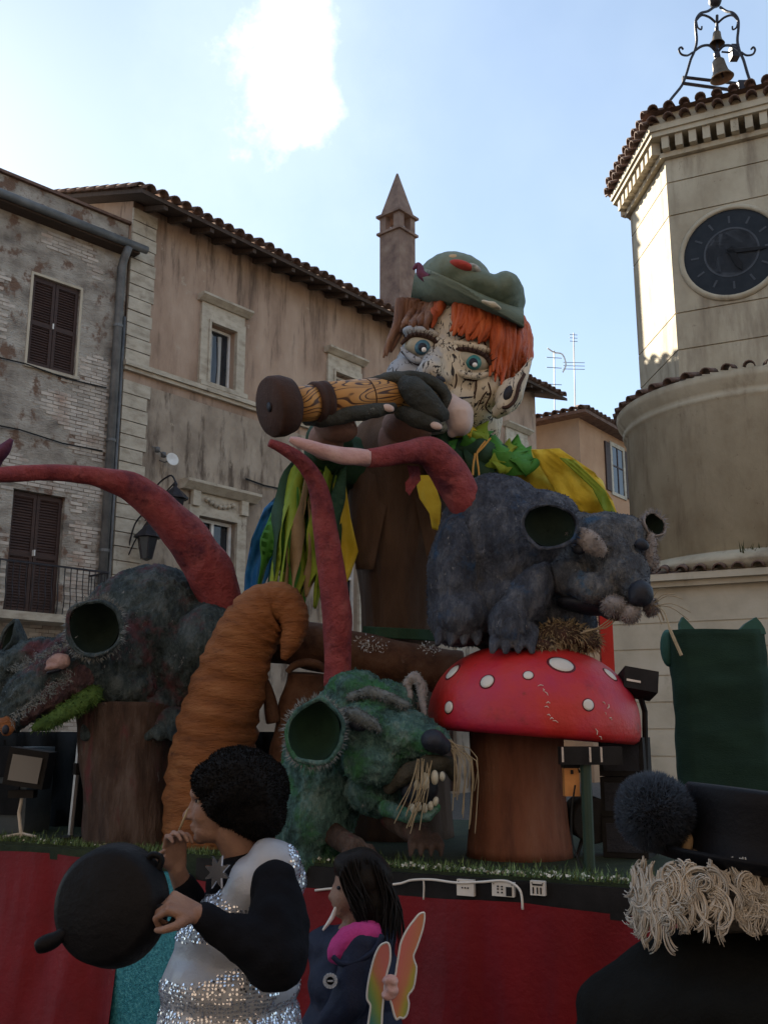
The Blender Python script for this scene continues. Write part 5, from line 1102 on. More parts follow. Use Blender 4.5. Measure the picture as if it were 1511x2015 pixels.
    # brow grooves
    for pts in ([(800, 655), (822, 640), (848, 640), (856, 660), (852, 690)], [(905, 668), (925, 660), (948, 668), (960, 690)], [(960, 752), (965, 775), (955, 800), (968, 815)], [(940, 800), (950, 780), (958, 770)], [(897, 735), (898, 750), (894, 765)], [(935, 735), (937, 760), (932, 785)]):
        sp = spline([Vector((a, c_, 0)) for a, c_ in pts], 4); bv = BVHTree.FromPolygons([wmat(o) @ v.co for v in hd.data.vertices], [p.vertices for p in hd.data.polygons]); w = []
        for q in sp:
            h_ = bv.ray_cast(CAMP, ray(q.x, q.y).normalized())
            if h_[0] is not None: w.append(h_[0])
        if len(w) > 3: MB().tube(w, [.003] + [.007] * (len(w) - 2) + [.003], 5).build('painted_crease', M_brownd, hd)
    # ear
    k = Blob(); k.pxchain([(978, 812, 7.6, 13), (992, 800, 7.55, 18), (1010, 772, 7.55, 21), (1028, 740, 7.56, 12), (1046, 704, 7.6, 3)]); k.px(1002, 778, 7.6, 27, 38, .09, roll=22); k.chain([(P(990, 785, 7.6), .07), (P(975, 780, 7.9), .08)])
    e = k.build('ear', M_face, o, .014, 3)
    pxtube('ear_fold', [(1032, 736, 7.50, 3), (1021, 757, 7.46, 4), (1014, 785, 7.46, 4), (1000, 800, 7.46, 4), (988, 802, 7.48, 3)], M_brownd, e, 5, 6)
    k = Blob(); k.px(1000, 774, 7.49, 10, 18, .03, roll=20); k.build('ear_hollow', M_nose, e, .01, 2)
    # hair: ropes of painted papier mache
    rnd = random.Random(21)
    hb = BVHTree.FromPolygons([wmat(o) @ v.co for v in hd.data.vertices], [p.vertices for p in hd.data.polygons])
    def onhead(px, py, lift, dflt):
        h_ = hb.ray_cast(CAMP, ray(px, py).normalized()); return (h_[0].y if h_[0] is not None else dflt) - lift
    for i in range(74):
        t = i / 73; x0 = 900 + t * 132 + rnd.uniform(-4, 4); y0 = 600 + t * 40
        L_ = (34 + 26 * rnd.random()) if t < .5 else (100 + (t - .5) * 130 + rnd.uniform(-25, 20) if t < .82 else 95 + rnd.uniform(-30, 10))
        xe = x0 + (-14 if t < .5 else 2) + rnd.uniform(-8, 8); lf = rnd.uniform(.03, .09)
        pts = [(x0, y0, 9), (x0 + rnd.uniform(-3, 5), y0 + L_ * .35, 9), ((x0 + xe) / 2 + rnd.uniform(-8, 8), y0 + L_ * .7, 6.5), (xe, y0 + L_, 2)]
        pxtube('hair_lock', [(a_, c_, min(onhead(a_, c_, lf, 8.0), 8.05), r_) for a_, c_, r_ in pts], M_hair, o, 4, 8, .35, i)
    for i in range(44):
        t = i / 43; x0 = 786 + t * 84; y0 = 590 + 10 * t + rnd.uniform(-4, 4); L_ = 74 - 46 * t + rnd.uniform(-14, 16) + (30 if t < .15 else 0); lf = rnd.uniform(.02, .07)
        pts = [(x0, y0, 9), (x0 - 4, y0 + L_ * .4, 9), (x0 - 8 - 14 * (1 - t) + rnd.uniform(-6, 6), y0 + L_ * .75, 6), (x0 - 8 - 20 * (1 - t) + rnd.uniform(-8, 4), y0 + L_, 2)]
        pxtube('hair_lock', [(a_, c_, min(onhead(a_, c_, lf, 7.9), 8.0), r_) for a_, c_, r_ in pts], M_hairb if t < .85 else M_hair, o, 4, 8, .35, i + 90)
    k = Blob(); k.px(985, 690, 8.3, 62, 90, .40, roll=8).px(935, 628, 8.25, 95, 42, .42, roll=14); k.build('hair_mass', M_hair, o, .022, 3, .03, 9)
    # hat
    k = Blob(); k.px(895, 562, 8.1, 76, 47, .46, roll=17).px(988, 596, 8.1, 43, 47, .46, roll=4).px(940, 594, 8.1, 92, 38, .48, roll=21)
    hat = k.build('hat', M_hatg, o, .02, 10, .025, 3, .008, 16)
    # turned up brim, a curved sheet with thickness
    v = []; n = 30
    bp = [Vector(q) for q in ((815, 545, 7.7), (850, 549, 7.45), (900, 572, 7.35), (950, 598, 7.34), (1000, 625, 7.42), (1031, 643, 7.6))]
    tp = [Vector(q) for q in ((826, 524, 7.95), (855, 526, 7.95), (900, 545, 7.95), (950, 568, 7.95), (1000, 590, 7.95), (1030, 606, 7.95))]
    ip = [Vector(q) for q in ((808, 590, 7.95), (850, 601, 7.8), (900, 613, 7.72), (950, 624, 7.7), (1000, 636, 7.74), (1028, 647, 7.85))]
    tp, bp, ip = spline(tp, 6), spline(bp, 6), spline(ip, 6); W = len(bp)
    for row in (tp, bp, ip): v += [P(*q) for q in row]
    v += [p + Vector((0, .03, .02)) for p in v[:W]] + [p + Vector((0, .04, .03)) for p in v[W:2 * W]] + [p + Vector((0, .03, .03)) for p in v[2 * W:3 * W]]
    f = [(r_ * W + i, r_ * W + i + 1, (r_ + 1) * W + i + 1, (r_ + 1) * W + i) for r_ in (0, 1, 3, 4) for i in range(W - 1)] + [(i, 3 * W + i, 3 * W + i + 1, i + 1) for i in range(W - 1)] + [(2 * W + i, 2 * W + i + 1, 5 * W + i + 1, 5 * W + i) for i in range(W - 1)]
    MB().add(v, f).build('hat_brim', M_hatg, hat, True)
    pxtube('hat_hook', [(840, 548, 7.6, 10), (828, 538, 7.6, 9), (826, 526, 7.6, 7), (821, 522, 7.6, 6), (813, 530, 7.6, 3)], mat('plum_paint', [(.12, .03, .07)], 4, .6, .2), hat, 4, 8)
    k = Blob(); k.px(893, 513, 7.72, 18, 11, .08, roll=10); k.build('hat_flower', mat('cream_petal', [(.5, .38, .24)], 4, .7, .3), hat, .012, 2)
    k = Blob(); k.px(908, 523, 7.66, 26, 9, .07, roll=18); k.build('hat_flower', mat('coral_petal', [(.42, .06, .05)], 4, .7, .3), hat, .012, 2)
    k = Blob(); k.px(932, 530, 7.68, 17, 9, .07, roll=30); k.build('hat_flower', mat('white_petal', [(.5, .52, .5), (.1, .12, .12)], 30, .7, .3), hat, .012, 2)
    k = Blob(); k.px(967, 600, 7.38, 22, 6, .04, roll=24); k.build('hat_badge', m_hi2, hat, .01, 2, .01, 20)
    # collar scarf of torn strips
    rnd = random.Random(31)
    spec = [((885, 850), (860, 930), M_gr3), ((900, 845), (880, 950), M_gr3), ((925, 835), (905, 860), M_yel), ((940, 840), (930, 870), M_gr2), ((945, 850), (915, 885), M_gr1), ((960, 870), (950, 940), M_gr3), ((985, 870), (960, 900), M_gr1), ((1000, 880), (1040, 915), M_gr1), ((985, 885), (1020, 910), M_gr2), ((1020, 890), (1050, 925), M_gr1), ((930, 880), (960, 960), M_gr3), ((915, 870), (900, 985), M_gr3), ((970, 895), (1000, 935), M_gr2), ((880, 870), (850, 905), M_gr1), ((1010, 905), (960, 925), M_gr2), ((950, 905), (1030, 925), M_gr1)]
    for i, (a, e_, mt) in enumerate(spec):
        Y = 7.7 - .005 * i; m_ = ((a[0] + e_[0]) / 2 + rnd.uniform(-10, 10), (a[1] + e_[1]) / 2 + rnd.uniform(-8, 4))
        strip([P(a[0], a[1], Y + .1), P(m_[0], m_[1], Y - .04), P(e_[0], e_[1], Y)], .17 + rnd.uniform(0, .06), mt, o, 'scarf_strip', .01, .7, i, .5)
    for pts in ([(955, 868), (945, 880), (938, 895), (942, 930), (941, 965)], [(965, 862), (950, 880), (940, 890)], [(935, 892), (931, 915), (930, 935)]):
        MB().tube(spline([P(a, c_, 7.52) for a, c_ in pts], 4), .008, 5).build('gold_cord', M_gold, o)
    k = Blob(); k.px(950, 905, 7.85, 78, 45, .24, roll=6).px(900, 930, 7.9, 40, 60, .2); k.build('scarf', M_gr3, o, .02, 3, .05, 7)
    # far arm in a yellow sleeve behind the blue rat, blue cape, near arm hung with strips
    k = Blob(); k.pxchain([(960, 930, 8.2, 50), (1060, 945, 8.1, 62), (1130, 985, 8.0, 60), (1185, 1040, 7.9, 34), (1200, 1100, 7.9, 30)]); sv = k.build('sleeve', M_yel, o, .022, 3, .06, 4, .02, 12)
    sheet('sleeve_flap', [((1045, 885), (1100, 882)), ((1070, 930), (1170, 930)), ((1100, 980), (1205, 985)), ((1150, 1010), (1215, 1015))], lambda u, v: 7.62 + .1 * v, M_yel, o, .012, .08, 5)
    sheet('sleeve_flap', [((1100, 900), (1130, 905)), ((1165, 960), (1190, 965)), ((1190, 1010), (1212, 1012))], lambda u, v: 7.55 + .1 * v, M_gr2, o, .01, .05, 8)
    sheet('yellow_drape', [((815, 935), (850, 935)), ((825, 980), (868, 990)), ((845, 1010), (866, 1030)), ((850, 1040), (862, 1044))], lambda u, v: 7.62, M_yel, o, .012, .05, 2)
    k = Blob(); k.pxchain([(720, 930, 8.25, 60), (650, 900, 7.95, 52), (640, 860, 7.55, 40)]); k.build('sleeve', M_gr3, o, .022, 3, .04, 6)
    sheet('blue_cape', [((560, 960), (600, 950)), ((520, 1000), (565, 1000)), ((495, 1060), (545, 1060)), ((482, 1130), (530, 1130)), ((480, 1178), (510, 1170))], lambda u, v: 8.0 + .05 * v, M_blue, o, .012, .12, 4)
    sheet('yellow_drape', [((655, 950), (680, 950)), ((655, 1030), (690, 1020)), ((660, 1075), (705, 1085)), ((660, 1130), (690, 1130)), ((665, 1170), (672, 1170))], lambda u, v: 7.78, M_yel, o, .012, .1, 6)
    rnd = random.Random(17); ms = [M_gr3, M_gr1, M_tan, M_gr2, M_gr3, M_gr1, M_yel, M_tan, M_gr3, M_gr2]
    for i in range(26):
        t = i / 25; x0 = 582 + t * 92; y0 = 915 + rnd.uniform(-10, 10); x1 = 512 + t * 140 + rnd.uniform(-12, 12); y1 = rnd.uniform(1130, 1245); Y = 7.72 + rnd.uniform(-.1, .12)
        strip([P(x0, y0, Y + .1), P(x0 * .6 + x1 * .4 - 6, y0 + 90, Y), P(x0 * .25 + x1 * .75 + rnd.uniform(-6, 6), y0 + 190, Y - .02), P(x1, y1, Y)], .09 + rnd.uniform(0, .09), ms[rnd.randrange(10)], o, 'sleeve_strip', .004, 1.3, i, .2, 6)
    # hands on the flute
    for hx, hy, Y, sc, mt in ((660, 830, 7.15, 1.0, M_palm), (800, 830, 7.45, 1.1, M_palm)):
        k = Blob(); k.px(hx, hy + 10, Y + .12, 46 * sc, 30 * sc, .14, roll=10).px(hx - 18, hy + 38, Y + .3, 36 * sc, 40, .16); hand = k.build('palm', mt, o, .016, 4, .012, 9)
    fin = [([(605, 826, 7.05, 12), (640, 824, 6.98, 17), (690, 815, 6.98, 17), (740, 808, 7.02, 15), (772, 802, 7.06, 10)], (764, 803, 7.0)),
           ([(690, 762, 7.25, 9), (735, 752, 7.2, 11), (770, 745, 7.18, 13), (800, 748, 7.2, 14)], None),
           ([(795, 755, 7.2, 18), (818, 772, 7.12, 28), (845, 800, 7.12, 26), (868, 815, 7.16, 16), (876, 820, 7.2, 8)], None),
           ([(790, 812, 7.24, 14), (820, 822, 7.14, 20), (848, 834, 7.14, 17), (862, 843, 7.18, 9)], (858, 838, 7.08)),
           ([(758, 745, 7.22, 12), (810, 742, 7.2, 13), (850, 752, 7.24, 13), (875, 775, 7.3, 13), (880, 800, 7.3, 9)], None)]
    for pts, nail in fin:
        k = Blob(); sp = spline([Vector(q) for q in pts], 4); k.pxchain([tuple(q) for q in sp]); g = k.build('finger', M_glove, o, .012, 3, .008, 16)
        if nail:
            k = Blob(); k.px(nail[0], nail[1], nail[2], 13, 8, .02, roll=20); k.build('fingernail', M_nail, g, .008, 2)
    # the pale cuff by the mouth
    k = Blob(); k.pxchain([(870, 778, 7.42, 8), (885, 795, 7.38, 22), (902, 815, 7.34, 30), (905, 832, 7.34, 27), (890, 850, 7.36, 12)]); k.build('cuff', M_nail, o, .012, 4, .006, 8)
    k = Blob(); k.px(862, 765, 7.42, 16, 14, .08); k.build('lips', M_palm, o, .01, 3)
m_hi2 = mat('chalky_badge', [(.5, .47, .38)], 9, .8, .4)
M_gold = mat('gold_cord', [(.45, .24, .05), (.6, .36, .1)], 9, .4, .2)
elf()
def flute():
    a = P(531, 801, 6.75); b = P(872, 768, 7.55); ax = (b - a).normalized(); L_ = (b - a).length
    o = empty('wooden_flute', a, 0, 'giant wooden flute with painted grain and dark flared end', 'flute')
    q = ax.to_track_quat('Z', 'Y').to_matrix().to_4x4(); m = Matrix.Translation(a) @ q
    s = M(531, 801, 6.75); r = 61 * s
    def piece(prof, nm, mt, par=o):
        me = MB().lathe(prof, 40).mesh(nm, True); ob = link(nm, me, mt, par, False); ob.matrix_local = wmat(par).inverted() @ m; return ob
    bell = piece([(.0, .0), (.03, .0), (r * .93, -.004), (r, .02), (r * 1.0, .09), (r * .9, .16), (r * .62, .2), (.0, .21)], 'flute_bell', M_brownd)
    k = MB().lathe([(.0, -.006), (.036, -.006), (.03, .0)], 20).mesh('bore', True); ob = link('bore', k, M_nose, bell, False); 
    piece([(r * .58, .2), (r * .60, .30), (r * .60, .36), (.0, .37)], 'flute_joint', M_grain)
    piece([(.0, .355), (r * .66, .355), (r * .70, .37), (r * .70, .40), (r * .64, .42), (r * .70, .44), (r * .70, .47), (.0, .48)], 'flute_ring', M_brownd)
    piece([(.0, .465), (r * .66, .465), (r * .66, .7), (r * .63, L_ * .9), (r * .5, L_ * .97), (.02, L_)], 'flute_body', M_grain)
    piece([(r * .664, .82), (r * .668, .825), (r * .664, .83)], 'flute_seam', M_brownd)
flute()
# ---- lamps, stands and band gear on the deck
def gear():
    lens = mat('lamp_lens', [(.12, .13, .14)], 3, .15, 0, spec=.6)
    def deckpt(px, Y): p = P(px, 1660, Y); p.z = ZD; return p
    # floodlight left
    b = deckpt(42, 8.25); o = empty('stage_floodlight', b, 0, 'black floodlight on a thin white stand below the teal rat', 'floodlight')
    t = P(58, 1525, 8.2); MB().tube([b, P(38, 1600, 8.25), P(46, 1560, 8.22)], .014, 8).build('stand', M_white, o)
    MB().box(-.16, .16, -.1, .1, -.14, .15, Matrix.Translation(P(60, 1512, 8.2)) @ Matrix.Rotation(R(8), 4, 'Y')).build('lamp_housing', M_black, o)
    MB().box(-.12, .12, -.115, -.1005, -.1, .1, Matrix.Translation(P(60, 1512, 8.2)) @ Matrix.Rotation(R(8), 4, 'Y')).build('lamp_lens', lens, o)
    MB().tube([b + Vector((-.12, -.08, .01)), b + Vector((0, 0, .03)), b + Vector((.13, -.05, .01))], .012, 6).build('stand_foot', M_white, o)
    MB().box(-.1, .1, -.05, .05, -.03, .03, Matrix.Translation(P(46, 1562, 8.22))).build('bracket', M_black, o)
    # grey cabinet
    b = deckpt(12, 8.75); o = empty('speaker_cabinet', b, R(-12), 'grey speaker cabinet standing behind the black floodlight', 'cabinet'); zt = P(15, 1470, 8.7).z
    MB().box(-.28, .28, -.2, .2, ZD - b.z, zt - b.z).build('cabinet', mat('grey_cabinet', [(.07, .085, .09), (.11, .125, .13)], 4, .6, .2, 40), o, world=False)
    for z in (.15, .45): MB().box(-.22, .22, -.215, -.2005, z, z + .25).build('grille', M_black, o, world=False)
    # silver strip light
    b = deckpt(138, 8.15); o = empty('strip_light', b, 0, 'upright silver strip light leaning by the mottled trunk', 'light')
    t = P(158, 1460, 8.12)
    MB().tube([b, t], .022, 6).build('tube', M_zinc, o); q = b.lerp(t, .66); MB().tube([q, b.lerp(t, .78)], .034, 8).build('clamp', M_black, o); MB().lathe([(.0, 0), (.1, 0), (.1, .02), (.0, .03)], 14, Matrix.Translation(b)).build('foot', M_black, o)
    # dark drape behind the left props
    o = sheet('dark_backcloth', [((-60, 1440), (560, 1440)), ((-60, 1670), (560, 1670))], lambda u, v: 9.6 - 1.4 * u, M_drape, None, .02, .2, 3, 40, 6); tag(o, 'black backcloth hung behind the trunk and horn', 'drape')
    # right: pole with lamp and orange lantern, round drum, speaker on a stand, dark amplifier
    b = deckpt(1145, 6.55); b = Vector((b.x, 6.35, ZD)); o = empty('lamp_pole', b, 0, 'dark green pole with a black lamp bar under the toadstool rim', 'pole')
    top = P(1150, 1470, 6.4); MB().tube([b, top], .035, 10).build('pole', M_polg, o)
    MB().box(-.19, .19, -.06, .06, -.06, .05, Matrix.Translation(P(1160, 1485, 6.4))).build('lamp_bar', M_black, o)
    for px in (1106, 1160, 1182): MB().box(-.006, .006, -.01, .0, -.06, .03, Matrix.Translation(P(px, 1480, 6.3))).build('chrome_trim', M_zinc, o)
    MB().tube(spline([P(1131, 1545, 6.36), P(1124, 1600, 6.4), P(1126, 1660, 6.4), b + Vector((-.05, -.02, .02))], 5), .006, 5).build('flex', M_wire, o)
    c = P(1123, 1537, 6.45); o = empty('orange_lantern', c, 0, 'small orange box lantern hanging on the dark green pole', 'lantern')
    MB().box(-.047, .047, -.04, .04, -.09, .08, Matrix.Translation(c)).build('lantern_box', mat('amber_plastic', [(.42, .17, .05), (.55, .26, .09)], 8, .4, .1), o)
    MB().box(-.052, .052, -.045, .045, .081, .1, Matrix.Translation(c)).build('lid', M_black, o); MB().box(-.008, .008, -.052, -.0405, .045, .07, Matrix.Translation(c)).build('catch', M_black, o)
    MB().tube([c + Vector((0, 0, .1)), c + Vector((.03, 0, .13)), P(1140, 1520, 6.4)], .006, 5).build('hook', M_wire, o)
    c = P(1168, 1615, 7.0); o = empty('drum', Vector((c.x, c.y, ZD)), 0, 'round drum with grey skin beside the toadstool stem', 'drum')
    m = Matrix.Translation(c) @ Matrix.Rotation(R(96), 4, 'X') @ Matrix.Rotation(R(10), 4, 'Y'); r = 42 * M(1168, 1615, 7.0)
    MB().lathe([(.0, .0), (r * .96, .0), (r * .96, .008), (.0, .008)], 32, m).build('drum_skin', mat('grey_drum_skin', [(.17, .19, .2), (.24, .26, .27)], 3, .6, .1), o, True)
    MB().lathe([(r * .97, .012), (r * 1.04, .012), (r * 1.04, -.2), (r * .97, -.2)], 32, m).build('drum_shell', M_black, o, True)
    for s in (-1, 1): MB().tube([c + Vector((s * r * .5, .05, -r * .8)), Vector((c.x + s * r * .9, c.y - .02, ZD))], .014, 6).build('drum_leg', M_black, o)
    b = Vector((P(1235, 1600, 7.05).x, 7.05, ZD)); o = empty('amplifier_stack', b, R(-25), 'black amplifier stack at the toadstool right side', 'amplifier'); h = P(1235, 1450, 7.05).z - ZD
    for i in range(3): 
        z0 = i * h / 3; bx = MB().box(-.15, .15, -.14, .14, z0 + .003, z0 + h / 3 - .003).build('cabinet', M_black, o, world=False); MB().box(-.12, .12, -.15, -.1405, z0 + .04, z0 + h / 3 - .04).build('grille', M_nose, bx, world=False)
    c = P(1252, 1345, 6.85); b = Vector((P(1262, 1345, 6.85).x, 6.98, ZD)); o = empty('speaker_stand', b, 0, 'black horn speaker tilted on a stand behind the toadstool cap', 'speaker')
    mm = Matrix.Translation(c) @ Matrix.Rotation(R(10), 4, 'Y') @ Matrix.Rotation(R(-15), 4, 'X')
    MB().box(-.11, .12, -.1, .1, -.075, .075, mm).build('speaker_box', M_black, o); MB().box(-.095, .0, -.106, -.1005, -.03, -.015, mm).build('badge', M_zinc, o)
    MB().tube([b, b + Vector((.02, 0, .4)), P(1268, 1400, 6.95), c], .02, 8).build('stand', M_black, o)
M_zinc = mat('brushed_metal', [(.4, .4, .42), (.5, .5, .52)], 9, .35, .1, metal=.8)
M_polg = mat('dark_green_pole', [(.012, .03, .02), (.02, .045, .03)], 5, .5, .1)
M_drape = mat('black_drape', [(.006, .008, .009), (.014, .016, .018)], 4, .9, .3)
gear()
# ------------------------------------------------------------------ set the float down at its real size
# The float and its figures are modelled at 1.5 : 1. The deck edge is 1.12 m above the square, which puts its corner here:
SCALE = 0.667
CORNER = P(0, 1652, 5.33)
for ob in list(COL.objects):
    if ob.parent is None and ob.name not in BEFORE and ob.type in ('EMPTY', 'MESH'):
        ob.location = CORNER + (ob.location - MODEL_CORNER) * SCALE; ob.scale = (SCALE,) * 3
# ================================================================== people in front of the float
M_skin = mat('warm_skin', [(.20, .11, .08), (.29, .175, .125)], 14, .6, .3, 90, spec=.3)
M_blk = mat('black_knit', [(.004, .0045, .007), (.009, .010, .014)], 5, .9, .3, 120)
M_afro = mat('black_curly_wig', [(.004, .004, .005), (.010, .009, .009)], 9, .7, .4, 60)
M_satin = mat('pale_silver_satin', [(.27, .30, .36), (.42, .45, .50)], 5, .38, .6, 14, spec=.5, bdist=.01)
M_sequin = mat('silver_sequin', [(.75, .78, .85)], 9, .18, 0, metal=.9)
M_navy = mat('navy_padded_cloth', [(.006, .010, .028), (.012, .018, .045)], 4, .7, .3, 30)
M_pink = mat('pink_fleece', [(.42, .03, .16), (.55, .06, .24)], 8, .9, .4, 60)
M_dhair = mat('dark_brown_hair', [(.006, .005, .005), (.016, .012, .010)], 8, .5, .2, 40, island=.3)
M_wig = mat('grey_blond_wig', [(.26, .235, .20), (.48, .44, .385)], 6, .45, .1, 40, island=.3, spec=.4)
M_wigd = mat('shaded_wig_underlayer', [(.09, .075, .06), (.17, .145, .115)], 9, .7, .5, 40, stretch=(1, 1, .3))  # darker than the curls: shade between the locks painted in for depth
M_coat = mat('black_wool_coat', [(.004, .0045, .005), (.009, .010, .010)], 6, .95, .4, 90)
M_felt = mat('black_felt', [(.004, .005, .008), (.008, .009, .013)], 6, .6, .2, 90, spec=.15)
M_trs = mat('dark_trousers', [(.012, .012, .015), (.02, .02, .025)], 6, .9, .2, 60)
M_eyew = mat('sclera', [(.5, .48, .46)], 5, .3, 0)
def hand(bl, W, F, Nn, side=1, curl=(.5, .6, .4), sc=1.0, spread=1.0, thumb=(.6, .5)):
    """five separate fingers on a palm; F wrist to knuckles, Nn the way the palm faces, side = thumb side"""
    F = F.normalized(); Nn = (Nn - F * Nn.dot(F)).normalized(); T = F.cross(Nn) * side
    ln = ((.044, .026, .021), (.048, .030, .022), (.045, .028, .022), (.035, .021, .018))
    for i in range(4):
        off = (.030 - .020 * i) * sc; K = W + F * (.088 - .004 * abs(i - 1.2)) * sc + T * off
        bl.chain([(W + F * .012 * sc + T * off * .55, .016 * sc), (K, .0115 * sc)])
        d = F.copy(); p = K; rr = (.0098, .0088, .0078, .0062); 
        for j in range(3):
            d = Quaternion(F.cross(Nn).normalized(), curl[j] * (1 + .08 * i)) @ d; q = p + (d + T * (.12 - .08 * i) * spread * .5).normalized() * ln[i][j] * sc
            bl.chain([(p, rr[j] * sc), (q, rr[j + 1] * sc)]); p = q
    a = W + F * .025 * sc + T * .026 * sc; b = a + (F * .6 + T * .75 + Nn * .25).normalized() * .042 * sc; c = b + (F * thumb[0] + T * .2 + Nn * thumb[1]).normalized() * .032 * sc; e = c + (F * thumb[0] * .7 - T * .2 + Nn * thumb[1]).normalized() * .024 * sc
    bl.chain([(a, .016 * sc), (b, .0125 * sc), (c, .0105 * sc), (e, .0078 * sc)])
def shoe(parent, x, y, d, mt):
    b = Blob(); f = Vector((d[0], d[1], 0)).normalized(); c = Vector((x, y, 0))
    b.chain([(c - f * .05 + Vector((0, 0, .045)), .042), (c + f * .06 + Vector((0, 0, .045)), .043), (c + f * .15 + Vector((0, 0, .032)), .032)]); b.build('shoe', mt, parent, .012, 3)
def person_tufts(obj, n, l, w, mt, name, parent, seed, droop=0.0): tag(link(name, tufts(obj.data, n, l, w, droop, seed=seed).mesh(name), mt, parent, world=False), kind='stuff')

def woman():
    Y = 3.0; g = P(470, 1700, Y); o = empty('person', (g.x, g.y, 0), 0, 'person in black curly wig and white sequinned tunic holding a big black pan', 'person')
    b = Blob()
    # head in profile, looking left
    b.px(455, 1562, Y, 62, 72, .074).px(425, 1600, Y, 46, 52, .062).px(420, 1632, Y, 38, 26, .05).px(396, 1648, Y, 15, 13, .026)
    b.pxchain([(386, 1575, Y, 9), (379, 1590, Y, 8), (368, 1605, Y, 9)]).px(378, 1608, Y - .012, 8, 6, .012).px(378, 1608, Y + .012, 8, 6, .012)
    b.px(383, 1624, Y, 9, 5, .022).px(385, 1632, Y, 9, 5, .020).px(395, 1560, Y, 20, 18, .05).px(404, 1602, Y - .04, 24, 22, .022)
    b.px(470, 1600, Y - .072, 12, 19, .014).pxchain([(455, 1630, Y, 40), (480, 1680, Y + .01, 38), (495, 1730, Y + .01, 55)])
    # torso and legs
    pts = [(P(500, 1760, Y), .10), (P(490, 1850, Y), .11), (Vector((g.x, Y, .98)), .125)]; b.chain(pts)
    for s in (-1, 1):
        b.chain([(Vector((g.x, Y + s * .09, .92)), .095), (Vector((g.x + .02, Y + s * .10, .5)), .062), (Vector((g.x + .04, Y + s * .10, .1)), .042)])
    sh, el, wr = P(540, 1750, 2.85), P(540, 1880, 2.76), P(392, 1800, 2.70)
    b.chain([(sh, .05), (el, .042), (wr, .027)]); hand(b, wr, P(335, 1775, 2.68) - wr, Vector((-.3, .5, -.7)), 1, (1.1, 1.2, .8), .95)
    s2, e2, w2 = P(455, 1752, 3.15), P(398, 1840, 3.12), P(349, 1712, 2.99)
    b.chain([(s2, .05), (e2, .042), (w2, .026)]); hand(b, w2, P(343, 1655, 2.97) - w2, Vector((.5, -.7, .1)), -1, (.55, .9, .6), .92)
    body = b.build('body', M_skin, o, .0042, 3)
    k = Blob(); k.px(390, 1577, Y - .036, 5, 4, .010); e = k.build('eye', M_eyew, body, .003, 1); k = Blob(); k.px(387, 1577, Y - .042, 2.6, 3.2, .006); k.build('pupil', M_nose, body, .002, 1)
    MB().tube(spline([P(380, 1565, Y - .03), P(388, 1560, Y - .045), P(402, 1563, Y - .058)], 4), [.002] + [.0035] * 7 + [.002], 5).build('eyebrow', M_afro, body)
    MB().tube(spline([P(384, 1574, Y - .038), P(390, 1572, Y - .046), P(398, 1576, Y - .05)], 4), .0018, 5).build('eyelid', M_brownd, body)
    k = Blob(); k.px(383, 1624, Y, 9, 3.5, .018).px(385, 1631, Y, 9, 3.5, .016); k.build('lips', mat('lip_colour', [(.28, .09, .08)], 5, .5, .1), body, .003, 2)
    # wig
    k = Blob(); k.px(482, 1560, Y, 84, 80, .135).px(500, 1600, Y, 66, 52, .13).px(430, 1535, Y, 46, 42, .11).px(470, 1520, Y, 70, 44, .12).px(400, 1530, Y, 20, 14, .05)
    wg = k.build('wig', M_afro, o, .009, 3, .016, 9, .006, 40); person_tufts(wg, 14000, .007, .0016, M_afro, 'curls', wg, 3)
    # black jumper
    k = Blob(); k.chain([(sh, .072), (sh.lerp(el, .5), .082), (el, .088), (el.lerp(wr, .35), .07), (el.lerp(wr, .75), .046), (el.lerp(wr, .9), .036)]).px(560, 1900, 2.77, 34, 38, .07)
    k.build('sleeve', M_blk, o, .009, 3, .016, 9, .007, 24)
    k = Blob(); k.chain([(s2, .065), (e2, .062), (e2.lerp(w2, .55), .048), (e2.lerp(w2, .78), .036)]); k.build('sleeve', M_blk, o, .010, 4, .010, 12)
    k = Blob(); k.px(485, 1690, Y, 48, 16, .075, roll=-22).px(460, 1720, Y, 62, 34, .11, roll=-35).px(510, 1730, Y, 70, 40, .14); k.build('jumper_collar', M_blk, o, .008, 4, .004, 20)
    # tunic
    k = Blob(); k.px(516, 1740, Y, 82, 66, .165, roll=-6).px(540, 1700, Y - .06, 52, 42, .08, roll=30).px(540, 1700, Y + .08, 50, 42, .08, roll=30).px(470, 1790, Y, 92, 60, .15, roll=-28).px(470, 1850, Y, 118, 80, .185).px(455, 1930, Y, 136, 90, .20).px(450, 2020, Y, 146, 90, .215).px(450, 2120, Y, 150, 90, .225)
    tn = k.build('tunic', M_satin, o, .011, 10, .014, 6, .010, 13)
    me = tn.data; rnd = random.Random(2); areas = [p.area for p in me.polygons]; mb = MB()
    for i in rnd.choices(range(len(areas)), areas, k=20000):
        p = me.polygons[i]; c = wmat(o) @ p.center; t = noise.noise(Vector((c.x * 4, c.y * 4, c.z * 9)) + Vector((3, 0, 0)))
        if t < -.16: continue
        n_ = (p.normal + noise.random_unit_vector() * .35).normalized(); u = n_.orthogonal().normalized() * .0036; w = n_.cross(u); c += p.normal * .003
        mb.add([c + u, c + u * .5 + w * .87, c - u * .5 + w * .87, c - u, c - u * .5 - w * .87, c + u * .5 - w * .87], [(0, 1, 2, 3, 4, 5)])
    tag(mb.build('sequins', M_sequin, tn), kind='stuff')
    c = P(428, 1716, 2.84); v = []
    for i in range(16):
        a = R(22.5 * i); r_ = .042 if i % 2 == 0 else .02; v.append((math.cos(a) * r_, math.sin(a) * r_ * 1.1))
    MB().prism(v, -.004, .004, Matrix.Translation(c) @ Matrix.Rotation(R(-25), 4, 'Z') @ Matrix.Rotation(R(20), 4, 'Y')).build('star_brooch', M_sequin, o)
